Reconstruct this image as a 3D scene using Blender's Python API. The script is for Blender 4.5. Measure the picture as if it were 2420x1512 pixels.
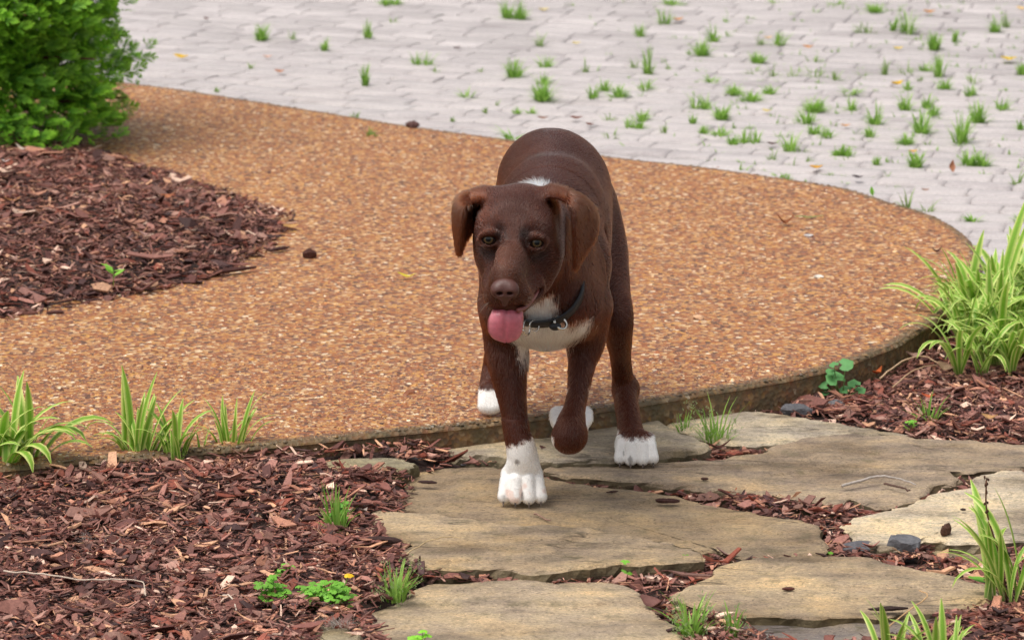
import bpy, math, random
import numpy as np
from mathutils import Vector, Matrix, Euler

for _o in list(bpy.data.objects):
    bpy.data.objects.remove(_o, do_unlink=True)
scene = bpy.context.scene
COL = scene.collection
R = math.radians

# ------------------------------------------------------------------ camera
CAM = np.array([0.0, -5.70, 1.60])
PITCH = R(13.0)
FPX = 9300.0            # focal length in units of 1/2420 of the frame width
cam_data = bpy.data.cameras.new("camera")
cam_data.sensor_width = 36.0
cam_data.lens = FPX * 36.0 / 2420.0
cam_data.clip_start = 0.1
cam_data.clip_end = 500.0
cam_data.dof.use_dof = True
cam_data.dof.focus_distance = 5.72
cam_data.dof.aperture_fstop = 11.5
cam = bpy.data.objects.new("camera", cam_data)
cam.location = CAM
cam.rotation_euler = (R(90) - PITCH, 0, 0)
COL.objects.link(cam)
scene.camera = cam

# ------------------------------------------------------------------ bright overcast daylight
SUN_EL, SUN_AZ = R(68), R(242)          # azimuth clockwise from +Y
world = bpy.data.worlds.new("World")
scene.world = world
world.use_nodes = True
wn = world.node_tree
wn.nodes.clear()
w_out = wn.nodes.new("ShaderNodeOutputWorld")
w_bg = wn.nodes.new("ShaderNodeBackground")
w_sky = wn.nodes.new("ShaderNodeTexSky")
w_sky.sky_type = 'NISHITA'
w_sky.sun_disc = False
w_sky.sun_elevation = SUN_EL
w_sky.sun_rotation = SUN_AZ
w_sky.air_density = 1.0
w_sky.dust_density = 4.0
w_sky.ozone_density = 1.0
w_hsv = wn.nodes.new("ShaderNodeHueSaturation")
w_hsv.inputs["Saturation"].default_value = 0.25      # cloud cover greys the sky
wn.links.new(w_sky.outputs[0], w_hsv.inputs["Color"])
wn.links.new(w_hsv.outputs[0], w_bg.inputs[0])
wn.links.new(w_bg.outputs[0], w_out.inputs[0])
w_bg.inputs[1].default_value = 0.125

sun_data = bpy.data.lights.new("sun", 'SUN')
sun_data.energy = 1.5
sun_data.angle = R(32)
sun_data.color = (1.0, 0.95, 0.88)
sun = bpy.data.objects.new("sun", sun_data)
_sd = Vector((math.sin(SUN_AZ) * math.cos(SUN_EL), math.cos(SUN_AZ) * math.cos(SUN_EL), math.sin(SUN_EL)))
sun.rotation_euler = _sd.to_track_quat('Z', 'Y').to_euler()
sun.location = _sd * 20
COL.objects.link(sun)

scene.view_settings.view_transform = 'Standard'
scene.view_settings.look = 'None'
scene.view_settings.gamma = 1.0
scene.view_settings.use_curve_mapping = False
scene.view_settings.exposure = 0.45
scene.render.engine = 'CYCLES'
scene.cycles.use_denoising = True
scene.cycles.denoising_prefilter = 'ACCURATE'
scene.cycles.max_bounces = 8
scene.cycles.transparent_max_bounces = 8
scene.render.hair_type = 'STRIP'

# ------------------------------------------------------------------ layout helpers
_cp, _sp = math.cos(PITCH), math.sin(PITCH)
_RT = np.array([1.0, 0, 0]); _FW = np.array([0, _cp, -_sp]); _UP = np.array([0, _sp, _cp])

def ray(u, v):
    return _FW + _RT * ((u - 1210.0) / FPX) + _UP * ((755.0 - v) / FPX)

def gp(u, v, z=0.0):
    """ground point on the level plane z that is sighted at (u, v)"""
    d = ray(u, v)
    t = (z - CAM[2]) / d[2]
    return CAM + d * t

def W(u, v, y):
    """point sighted at (u, v) at the depth y"""
    d = ray(u, v)
    t = (y - CAM[1]) / d[1]
    return CAM + d * t

def gpoly(pts, z=0.0):
    return np.array([gp(u, v, z)[:2] for u, v in pts])

def catmull(pts, n=6, closed=True):
    P = np.asarray(pts, float); N = len(P); out = []
    rng_ = range(N) if closed else range(N - 1)
    for i in rng_:
        if closed:
            p0, p1, p2, p3 = P[(i - 1) % N], P[i], P[(i + 1) % N], P[(i + 2) % N]
        else:
            p0, p1, p2, p3 = P[max(i - 1, 0)], P[i], P[i + 1], P[min(i + 2, N - 1)]
        for k in range(n):
            t = k / n
            out.append(0.5 * ((2 * p1) + (-p0 + p2) * t + (2 * p0 - 5 * p1 + 4 * p2 - p3) * t * t + (-p0 + 3 * p1 - 3 * p2 + p3) * t ** 3))
    if not closed:
        out.append(P[-1])
    return np.array(out)

def inside(poly, x, y):
    poly = np.asarray(poly); n = len(poly)
    res = np.zeros(np.shape(x), bool)
    j = n - 1
    for i in range(n):
        xi, yi = poly[i]; xj, yj = poly[j]
        c = ((yi > y) != (yj > y)) & (x < (xj - xi) * (y - yi) / (yj - yi + 1e-12) + xi)
        res ^= c
        j = i
    return res

def edge_dist(poly, x, y):
    poly = np.asarray(poly); n = len(poly)
    best = np.full(np.shape(x), 1e9)
    for i in range(n):
        a, b = poly[i], poly[(i + 1) % n]
        ab = b - a; L2 = (ab ** 2).sum() + 1e-12
        t = np.clip(((x - a[0]) * ab[0] + (y - a[1]) * ab[1]) / L2, 0, 1)
        best = np.minimum(best, np.hypot(x - a[0] - t * ab[0], y - a[1] - t * ab[1]))
    return best

def sd_poly(poly, x, y):
    d = edge_dist(poly, x, y)
    return np.where(inside(poly, x, y), -d, d)

_vr = np.random.default_rng(7)
_vt = _vr.random((64, 64, 16))
def vnoise(x, y, z=0.0):
    """smooth value noise in 0..1"""
    x = np.asarray(x, float); y = np.asarray(y, float); z = np.asarray(z, float) + 0 * x
    xi, yi, zi = np.floor(x).astype(int), np.floor(y).astype(int), np.floor(z).astype(int)
    fx, fy, fz = x - xi, y - yi, z - zi
    fx = fx * fx * (3 - 2 * fx); fy = fy * fy * (3 - 2 * fy); fz = fz * fz * (3 - 2 * fz)
    r = 0
    for a in (0, 1):
        for b in (0, 1):
            for c in (0, 1):
                w = (fx if a else 1 - fx) * (fy if b else 1 - fy) * (fz if c else 1 - fz)
                r = r + w * _vt[(xi + a) % 64, (yi + b) % 64, (zi + c) % 16]
    return r

def lin(r, g, b):
    """sRGB 0..255 -> linear"""
    f = lambda c: (c / 255 / 12.92) if c / 255 <= 0.04045 else ((c / 255 + 0.055) / 1.055) ** 2.4
    return (f(r), f(g), f(b))

# ------------------------------------------------------------------ object helpers
def link(o, parent=None):
    COL.objects.link(o)
    if parent is not None:
        o.parent = parent
    return o

def mesh_np(name, V, F, mat=None, col=None, smooth=True):
    """V (n,3); F list of arrays (m,3)/(m,4), or a list of index lists; col per vertex rgb"""
    me = bpy.data.meshes.new(name)
    V = np.asarray(V, np.float32)
    if isinstance(F, np.ndarray):
        F = [F]
    if len(F) and isinstance(F[0], np.ndarray):
        F = [f for f in F if len(f)]
        loops = np.concatenate([f.ravel() for f in F]).astype(np.int32)
        sizes = np.concatenate([np.full(len(f), f.shape[1]) for f in F]).astype(np.int32)
    else:
        loops = np.array([i for f in F for i in f], np.int32)
        sizes = np.array([len(f) for f in F], np.int32)
    me.vertices.add(len(V)); me.vertices.foreach_set("co", V.ravel())
    me.loops.add(len(loops)); me.loops.foreach_set("vertex_index", loops)
    starts = np.concatenate([[0], np.cumsum(sizes)[:-1]]).astype(np.int32)
    me.polygons.add(len(sizes)); me.polygons.foreach_set("loop_start", starts)
    me.update(calc_edges=True)
    me.polygons.foreach_set("use_smooth", np.full(len(sizes), bool(smooth)))
    if col is not None:
        a = me.color_attributes.new("Col", 'FLOAT_COLOR', 'POINT')
        c = np.ones((len(V), 4), np.float32); c[:, :3] = col
        a.data.foreach_set("color", c.ravel())
    if mat is not None:
        me.materials.append(mat)
    me.validate()
    return me

def obj(name, me, parent=None, loc=None, rot=None, scale=None):
    o = bpy.data.objects.new(name, me)
    if loc is not None: o.location = loc
    if rot is not None: o.rotation_euler = rot
    if scale is not None: o.scale = (scale,) * 3 if np.isscalar(scale) else scale
    return link(o, parent)

def empty(name, loc=(0, 0, 0)):
    o = bpy.data.objects.new(name, None)
    o.location = loc
    o.empty_display_size = 0.05
    return link(o)

def tag(o, label=None, cat=None, group=None, kind=None):
    if label: o["label"] = label
    if cat: o["category"] = cat
    if group: o["group"] = group
    if kind: o["kind"] = kind
    return o

class MB:
    """collects shapes into one mesh"""
    def __init__(self):
        self.V, self.F, self.C, self.n = [], [], [], 0
    def add(self, V, F, col=(1, 1, 1)):
        V = np.asarray(V, float)
        self.V.append(V)
        for f in F:
            self.F.append([i + self.n for i in f])
        c = np.asarray(col, float)
        self.C.append(np.tile(c, (len(V), 1)) if c.ndim == 1 else c)
        self.n += len(V)
    def mesh(self, name, mat, smooth=True):
        return mesh_np(name, np.concatenate(self.V), self.F, mat, np.concatenate(self.C), smooth)

def ribbon(P, Wd, side, col, fold=0.0, cols=None):
    """a strip of 3 vertices across along points P; side = unit vectors"""
    P = np.asarray(P, float); n = len(P)
    Wd = np.broadcast_to(np.asarray(Wd, float), (n,))
    T = np.gradient(P, axis=0); T /= np.linalg.norm(T, axis=1, keepdims=True) + 1e-9
    S = np.broadcast_to(np.asarray(side, float), (n, 3))
    N = np.cross(T, S)
    V = np.empty((n, 3, 3))
    V[:, 0] = P - S * Wd[:, None] * 0.5 + N * (Wd * fold)[:, None]
    V[:, 1] = P
    V[:, 2] = P + S * Wd[:, None] * 0.5 + N * (Wd * fold)[:, None]
    F = []
    for i in range(n - 1):
        for k in range(2):
            a = i * 3 + k
            F.append((a, a + 1, a + 4, a + 3))
    c = np.asarray(col, float)
    return V.reshape(-1, 3), F, (np.repeat(c, 3, axis=0) if c.ndim == 2 else c)

def tube(P, r, seg=8, cap=True):
    P = np.asarray(P, float); n = len(P)
    r = np.broadcast_to(np.asarray(r, float), (n,))
    T = np.gradient(P, axis=0); T /= np.linalg.norm(T, axis=1, keepdims=True) + 1e-12
    ref = np.array([0, 0, 1.0]) if abs(T[0][2]) < 0.9 else np.array([1.0, 0, 0])
    V = []; a = np.cross(T[0], ref)
    for i in range(n):
        a = a - T[i] * (a @ T[i]); a /= np.linalg.norm(a) + 1e-12
        b = np.cross(T[i], a)
        for k in range(seg):
            t = 2 * math.pi * k / seg
            V.append(P[i] + (a * math.cos(t) + b * math.sin(t)) * r[i])
    F = []
    for i in range(n - 1):
        for k in range(seg):
            F.append((i * seg + k, i * seg + (k + 1) % seg, (i + 1) * seg + (k + 1) % seg, (i + 1) * seg + k))
    if cap:
        F.append(tuple(range(seg - 1, -1, -1)))
        F.append(tuple((n - 1) * seg + k for k in range(seg)))
    return np.array(V), F

# ------------------------------------------------------------------ material helpers
def new_mat(name):
    m = bpy.data.materials.new(name)
    m.use_nodes = True
    nt = m.node_tree
    b = nt.nodes["Principled BSDF"]
    return m, nt, b

def N(nt, t, **kw):
    n = nt.nodes.new("ShaderNode" + t)
    for k, v in kw.items():
        setattr(n, k, v)
    return n

def setin(n, **kw):
    for k, v in kw.items():
        n.inputs[k.replace("_", " ")].default_value = v
    return n

def tex_coord(nt):
    return N(nt, "TexCoord").outputs["Object"]

def noise(nt, vec, scale, detail=4.0, rough=0.6, dim='3D'):
    n = N(nt, "TexNoise"); n.noise_dimensions = dim
    n.inputs["Scale"].default_value = scale
    n.inputs["Detail"].default_value = detail
    n.inputs["Roughness"].default_value = rough
    if vec is not None: nt.links.new(vec, n.inputs["Vector"])
    return n

def ramp(nt, fac, stops):
    n = N(nt, "ValToRGB")
    els = n.color_ramp.elements
    while len(els) < len(stops): els.new(0.5)
    for e, (p, c) in zip(els, stops):
        e.position = p
        e.color = (*c, 1) if len(c) == 3 else c
    nt.links.new(fac, n.inputs[0])
    return n

def mixc(nt, fac, a, b, mode='MIX'):
    n = N(nt, "Mix"); n.data_type = 'RGBA'; n.blend_type = mode
    for s, v in ((n.inputs[0], fac), (n.inputs[6], a), (n.inputs[7], b)):
        if hasattr(v, "node"): nt.links.new(v, s)
        elif isinstance(v, (int, float)): s.default_value = v
        else: s.default_value = (*v, 1)
    return n.outputs[2]

def bump(nt, b, height, strength=0.5, dist=0.002):
    n = N(nt, "Bump")
    n.inputs["Strength"].default_value = strength
    n.inputs["Distance"].default_value = dist
    nt.links.new(height, n.inputs["Height"])
    nt.links.new(n.outputs[0], b.inputs["Normal"])
    return n

def vcol(nt):
    n = N(nt, "VertexColor"); n.layer_name = "Col"
    return n.outputs["Color"]

def mapping(nt, vec, scale=(1, 1, 1), rot=(0, 0, 0)):
    n = N(nt, "Mapping")
    n.inputs["Scale"].default_value = scale
    n.inputs["Rotation"].default_value = rot
    nt.links.new(vec, n.inputs["Vector"])
    return n.outputs[0]

def vc_mat(name, rough=0.7, spec=0.3, nscale=200, namp=0.3, transl=0.0, bumps=0.0, bdist=0.001, sheen=0.0):
    """material coloured by the mesh's own per-piece colours with fine grain"""
    m, nt, b = new_mat(name)
    c = vcol(nt)
    n = noise(nt, tex_coord(nt), nscale, 3)
    r = ramp(nt, n.outputs[0], [(0.25, (1 - namp,) * 3), (0.75, (1 + namp,) * 3)])
    c = mixc(nt, 1.0, c, r.outputs[0], 'MULTIPLY')
    nt.links.new(c, b.inputs["Base Color"])
    b.inputs["Roughness"].default_value = rough
    b.inputs["Specular IOR Level"].default_value = spec
    b.inputs["Sheen Weight"].default_value = sheen
    if bumps: bump(nt, b, n.outputs[0], bumps, bdist)
    if transl:
        t = N(nt, "BsdfTranslucent"); nt.links.new(c, t.inputs[0])
        mx = N(nt, "MixShader"); mx.inputs[0].default_value = transl
        out = nt.nodes["Material Output"]
        nt.links.new(b.outputs[0], mx.inputs[1]); nt.links.new(t.outputs[0], mx.inputs[2])
        nt.links.new(mx.outputs[0], out.inputs["Surface"])
    return m

rnd = random.Random(11)
rng = np.random.default_rng(11)
# =================================================================== ground and setting
Z_WALK, Z_PAVE = 0.045, 0.039

# outlines on the ground, traced as seen and laid on their own levels
WALK_UV = [(-2600, 1200), (-700, 1130), (-300, 1112), (0, 1102), (200, 1085), (400, 1070), (590, 1052), (740, 1036), (900, 1020), (1060, 1006), (1190, 992), (1330, 975), (1500, 951),
           (1700, 918), (1850, 893), (1960, 868), (2060, 835), (2150, 793), (2230, 742), (2290, 690), (2318, 640), (2318, 600), (2290, 560), (2250, 530), (2190, 500), (2090, 470),
           (2000, 442), (1850, 418), (1650, 390), (1450, 368), (1190, 325), (1000, 300), (800, 268), (600, 236), (400, 205), (290, 192), (100, 170), (-200, 135), (-700, 85), (-2600, -100)]
WALK = catmull(gpoly(WALK_UV, Z_WALK), 4)
ISLAND_UV = [(705, 517), (690, 538), (665, 568), (620, 605), (560, 638), (500, 660), (400, 684), (300, 703), (200, 722), (100, 740), (0, 752), (-200, 765), (-450, 760), (-600, 640),
             (-560, 450), (-350, 330), (-100, 305), (120, 330), (280, 370), (340, 392), (400, 408), (480, 432), (560, 457), (620, 482), (680, 500)]
ISLAND = catmull(gpoly(ISLAND_UV, Z_WALK), 4)

def island_h(x, y):
    d = -sd_poly(ISLAND, x, y)
    return Z_WALK - 0.004 + 0.055 * (1 - np.exp(-np.maximum(d, 0) / 0.20)) + 0.008 * (vnoise(x * 9, y * 9) - 0.5) * sstep_(0, 0.1, d)

def sstep_(a, b, x):
    t = np.clip((x - a) / (b - a), 0, 1)
    return t * t * (3 - 2 * t)

# flagstones: outline, level, tint
STONES = [
    ("broad middle flagstone under the puppy's planted forepaw", 0.0, 0.085, (0.365, 0.278, 0.178),
     [(962, 1150), (950, 1122), (1000, 1104), (1100, 1098), (1190, 1103), (1290, 1122), (1400, 1144), (1500, 1152), (1600, 1166), (1700, 1188), (1800, 1206), (1900, 1226), (1936, 1240),
      (1944, 1262), (1957, 1288), (1930, 1300), (1850, 1302), (1780, 1312), (1730, 1302), (1672, 1290), (1640, 1300), (1560, 1290), (1440, 1276), (1300, 1262), (1180, 1252), (1060, 1240), (970, 1232), (940, 1212)]),
    ("front layer of flagstone with a thick olive front face", 0.010, 0.075, (0.43, 0.335, 0.222),
     [(884, 1206), (960, 1205), (1060, 1214), (1180, 1230), (1300, 1236), (1440, 1248), (1560, 1264), (1640, 1284), (1664, 1298), (1660, 1312), (1600, 1314), (1530, 1320), (1450, 1326), (1360, 1330),
      (1280, 1342), (1200, 1332), (1100, 1334), (1040, 1332), (985, 1318), (950, 1298), (968, 1282), (920, 1268), (898, 1244)]),
    ("largest flagstone, right behind the middle one, under the hind paw", 0.004, 0.080, (0.385, 0.302, 0.215),
     [(1286, 1106), (1340, 1093), (1430, 1083), (1520, 1086), (1600, 1082), (1700, 1074), (1800, 1066), (1835, 1046), (1900, 1035), (1980, 1027), (2100, 1023), (2250, 1028), (2420, 1042), (2600, 1055),
      (2610, 1090), (2430, 1100), (2330, 1105), (2290, 1112), (2240, 1108), (2268, 1124), (2240, 1134), (2190, 1150), (2170, 1170), (2120, 1184), (2060, 1186), (2010, 1168), (1980, 1180), (1930, 1174), (1830, 1160), (1740, 1152), (1640, 1144), (1540, 1136), (1400, 1126)]),
    ("pale sandy flagstone strip along the path edge", 0.006, 0.07, (0.57, 0.495, 0.375),
     [(1572, 988), (1640, 972), (1720, 963), (1800, 964), (1880, 974), (1960, 988), (2050, 1003), (2120, 1014), (2150, 1021), (2060, 1021), (1960, 1026), (1890, 1033), (1840, 1040), (1760, 1040), (1680, 1032), (1610, 1010)]),
    ("grey flagstone under the puppy's lifted forepaw", 0.012, 0.07, (0.44, 0.375, 0.275),
     [(1058, 1058), (1120, 1044), (1200, 1026), (1300, 1004), (1400, 986), (1490, 975), (1555, 984), (1590, 1008), (1640, 1030), (1668, 1048), (1620, 1062), (1540, 1072), (1470, 1078), (1400, 1082), (1330, 1088), (1240, 1084), (1150, 1076), (1080, 1070)]),
    ("narrow mossy flagstone half buried in mulch at the path edge", 0.019, 0.07, (0.40, 0.36, 0.24),
     [(735, 1090), (800, 1080), (870, 1076), (930, 1078), (985, 1090), (960, 1104), (880, 1108), (800, 1112), (745, 1102)]),
    ("pale buff flagstone at the right edge of the path", 0.004, 0.070, (0.60, 0.51, 0.375),
     [(1990, 1228), (2030, 1212), (2080, 1200), (2140, 1188), (2190, 1166), (2250, 1152), (2290, 1146), (2310, 1124), (2350, 1108), (2440, 1106), (2600, 1110), (2640, 1200), (2600, 1262), (2420, 1264),
      (2330, 1272), (2250, 1272), (2180, 1262), (2140, 1270), (2100, 1288), (2050, 1270), (2005, 1248)]),
    ("small tan flagstone below the pale buff one", -0.012, 0.05, (0.400, 0.325, 0.215),
     [(2192, 1296), (2240, 1288), (2300, 1290), (2360, 1296), (2400, 1316), (2380, 1336), (2320, 1336), (2250, 1322)]),
    ("front flagstone with a shallow split across its top", -0.006, 0.085, (0.47, 0.375, 0.260),
     [(832, 1452), (880, 1432), (940, 1414), (966, 1396), (985, 1378), (1060, 1372), (1160, 1374), (1250, 1366), (1300, 1372), (1380, 1368), (1460, 1372), (1500, 1384), (1524, 1408), (1550, 1436), (1590, 1464),
      (1620, 1500), (1650, 1560), (1620, 1640), (1400, 1660), (1150, 1670), (960, 1640), (900, 1540), (866, 1490)]),
    ("front right flagstone with a dark purple grey lower ledge", 0.0, 0.090, (0.43, 0.335, 0.222),
     [(1586, 1402), (1640, 1376), (1690, 1344), (1760, 1322), (1840, 1314), (1920, 1312), (2010, 1312), (2080, 1320), (2150, 1338), (2200, 1352), (2270, 1366), (2340, 1384), (2350, 1402), (2300, 1420),
      (2240, 1432), (2150, 1440), (2060, 1446), (1980, 1448), (1900, 1446), (1820, 1444), (1740, 1440), (1680, 1432), (1630, 1418)]),
    ("purple grey ledge of flagstone in front of the right stone", -0.014, 0.075, (0.235, 0.205, 0.185),
     [(1690, 1446), (1780, 1440), (1900, 1440), (2050, 1440), (2180, 1440), (2220, 1452), (2180, 1486), (2120, 1510), (1960, 1520), (1880, 1524), (1800, 1490), (1730, 1464)]),
    ("small pale flagstone corner at the mulch in front", 0.016, 0.05, (0.420, 0.365, 0.250),
     [(742, 1482), (790, 1470), (830, 1480), (858, 1510), (890, 1560), (860, 1600), (790, 1600), (748, 1540)]),
]
STONE_POLY = []
for lab, z, th, tint, pts in STONES:
    STONE_POLY.append(catmull(gpoly(pts, z), 5))

def stone_sd(x, y):
    shp = np.shape(x); x = np.ravel(x); y = np.ravel(y)
    d = np.full(x.shape, 0.10)
    for p in STONE_POLY:
        lo, hi = p.min(0) - 0.1, p.max(0) + 0.1
        k = np.nonzero((x > lo[0]) & (x < hi[0]) & (y > lo[1]) & (y < hi[1]))[0]
        if len(k): d[k] = np.minimum(d[k], sd_poly(p, x[k], y[k]))
    return d.reshape(shp)

def bed_h(x, y):
    """level of the mulch in front of the path"""
    dw = sd_poly(WALK, x, y)                       # >0 outside the path
    left = sstep_(0.05, -0.35, x)
    base = -0.001 + 0.021 * left + 0.010 * (vnoise(x * 5 + 3, y * 5) - 0.5)
    base = base + 0.012 * left * sstep_(0.35, 0.05, dw) + 0.013 * (1 - left) * sstep_(0.2, 0.02, dw) * sstep_(0.30, 0.05, x)
    ds = stone_sd(x, y)
    base = base - 0.05 * sstep_(-0.004, -0.022, ds)
    base = base - 0.013 * sstep_(0.06, 0.005, ds) * (1 - 0.55 * left)
    return base

# ---- ground sheet to the horizon
m_ground, nt, b = new_mat("lawn_ground")
tc = tex_coord(nt)
n1 = noise(nt, tc, 0.8, 6); n2 = noise(nt, tc, 60, 3)
r1 = ramp(nt, n1.outputs[0], [(0.3, (0.035, 0.050, 0.018)), (0.7, (0.065, 0.085, 0.028))])
r2 = ramp(nt, n2.outputs[0], [(0.3, (0.7,) * 3), (0.7, (1.2,) * 3)])
nt.links.new(mixc(nt, 1.0, r1.outputs[0], r2.outputs[0], 'MULTIPLY'), b.inputs["Base Color"])
b.inputs["Roughness"].default_value = 0.95
g = obj("ground", mesh_np("ground", [(-200, -200, -0.07), (200, -200, -0.07), (200, 200, -0.07), (-200, 200, -0.07)], [(0, 1, 2, 3)], m_ground))
tag(g, kind="structure")

# ---- soil of the planting beds
def grid_mesh(name, x0, x1, y0, y1, step, hf, mat, keep=None):
    xs = np.arange(x0, x1 + step * 0.5, step); ys = np.arange(y0, y1 + step * 0.5, step)
    X, Y = np.meshgrid(xs, ys, indexing='ij')
    Z = hf(X, Y)
    V = np.stack([X, Y, Z], -1).reshape(-1, 3)
    nx, ny = X.shape
    I = np.arange(nx * ny).reshape(nx, ny)
    F = np.stack([I[:-1, :-1], I[1:, :-1], I[1:, 1:], I[:-1, 1:]], -1).reshape(-1, 4)
    if keep is not None:
        c = V[F].mean(1); F = F[keep(c[:, 0], c[:, 1])]
        used = np.unique(F); remap = np.full(len(V), -1); remap[used] = np.arange(len(used)); V = V[used]; F = remap[F]
    return mesh_np(name, V, F, mat)

m_soil, nt, b = new_mat("soil")
tc = tex_coord(nt); n1 = noise(nt, tc, 140, 6)
r1 = ramp(nt, n1.outputs[0], [(0.3, (0.016, 0.009, 0.007)), (0.7, (0.070, 0.034, 0.026))])
nt.links.new(r1.outputs[0], b.inputs["Base Color"]); b.inputs["Roughness"].default_value = 0.9
bump(nt, b, n1.outputs[0], 0.8, 0.006)
front_soil = tag(obj("soil", grid_mesh("soil", -4.4, 4.6, -3.6, 1.9, 0.036, lambda x, y: bed_h(x, y) - 0.012, m_soil,
                 lambda x, y: sd_poly(WALK, x, y) > -0.06)), kind="structure")
island_bed = tag(obj("bed_soil", grid_mesh("bed_soil", ISLAND[:, 0].min() - 0.02, ISLAND[:, 0].max() + 0.02, ISLAND[:, 1].min() - 0.02, ISLAND[:, 1].max() + 0.02, 0.02,
                 lambda x, y: island_h(x, y) - 0.006 - 0.03 * (sd_poly(ISLAND, x, y) > 0), m_soil, lambda x, y: sd_poly(ISLAND, x, y) < 0.012)), kind="structure")

# ---- exposed aggregate path
PEB = [((172, 118, 74), 19), ((192, 152, 108), 16), ((152, 96, 62), 17), ((130, 94, 80), 14), ((216, 190, 158), 6), ((104, 74, 60), 9), ((202, 156, 92), 8), ((164, 124, 98), 11), ((238, 228, 212), 1.8)]
PEB_C = np.array([lin(*(np.array(c) * (1.03, 0.968, 0.88))) for c, _ in PEB]); PEB_W = np.array([w for _, w in PEB], float); PEB_W /= PEB_W.sum()

m_slab, nt, b = new_mat("aggregate_concrete")
tc = tex_coord(nt)
vo = N(nt, "TexVoronoi"); vo.inputs["Scale"].default_value = 130; nt.links.new(tc, vo.inputs["Vector"])
sep = N(nt, "SeparateColor"); nt.links.new(vo.outputs["Color"], sep.inputs[0])
stops = []; acc = 0.0
for c, w in zip(PEB_C, PEB_W):
    stops.append((min(acc, 0.999), tuple(c * 0.8))); acc += w
cr = ramp(nt, sep.outputs[0], stops); cr.color_ramp.interpolation = 'CONSTANT'
moss = vcol(nt)
sepm = N(nt, "SeparateColor"); nt.links.new(moss, sepm.inputs[0])
nz = noise(nt, tc, 45, 5)
mm = N(nt, "Math", operation='MULTIPLY'); nt.links.new(sepm.outputs[0], mm.inputs[0])
rz = ramp(nt, nz.outputs[0], [(0.25, (0.35,) * 3), (0.6, (1.0,) * 3)]); nt.links.new(rz.outputs[0], mm.inputs[1])
mossc = ramp(nt, noise(nt, tc, 90, 4).outputs[0], [(0.3, (0.050, 0.040, 0.018)), (0.55, (0.115, 0.085, 0.042)), (0.75, (0.19, 0.11, 0.045))])
nt.links.new(mixc(nt, mm.outputs[0], cr.outputs[0], mossc.outputs[0]), b.inputs["Base Color"])
b.inputs["Roughness"].default_value = 0.7
bump(nt, b, vo.outputs["Distance"], 0.6, 0.004)

def slab_mesh():
    P = WALK; n = len(P)
    if ((P[:, 0] * np.roll(P[:, 1], -1) - np.roll(P[:, 0], -1) * P[:, 1]).sum()) < 0: P = P[::-1]
    T = np.roll(P, -1, 0) - np.roll(P, 1, 0); T /= np.linalg.norm(T, axis=1, keepdims=True)
    Nn = np.stack([T[:, 1], -T[:, 0]], 1)            # outward
    wob = (vnoise(P[:, 0] * 14, P[:, 1] * 14) - 0.5) * 0.006
    prof = [(-0.030, 0.0, 0.0), (-0.016, -0.0003, 0.75), (-0.006, -0.0015, 1.0), (-0.001, -0.005, 1.0), (0.0005, -0.0075, 0.9), (-0.002, -0.0095, 1.0), (-0.0015, -0.014, 1.0), (0.0, -0.03, 1.0), (0.001, -0.12, 1.0)]
    V, C = [], []
    for off, dz, ms in prof:
        q = P + Nn * (off + wob * (1 if off > -0.02 else 0))[:, None]
        V.append(np.c_[q, np.full(n, Z_WALK + dz)]); C.append(np.full((n, 3), ms))
    V = np.concatenate(V); C = np.concatenate(C)
    F = []
    for i in range(len(prof) - 1):
        for k in range(n):
            a, b_ = i * n + k, i * n + (k + 1) % n
            F.append((a, a + n, b_ + n, b_))
    from mathutils.geometry import tessellate_polygon
    tris = tessellate_polygon([[Vector((*V[k],)) for k in range(n)]])
    for t in tris:
        a, b_, c = t
        A, B_, C_ = V[a], V[b_], V[c]
        if np.cross(B_ - A, C_ - A)[2] < 0: t = (a, c, b_)
        F.append(tuple(t))
    return V, F, C
V_, F_, C_ = slab_mesh()
walk = tag(obj("path", mesh_np("path", V_, F_, m_slab, C_, smooth=False)), kind="structure")

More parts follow.
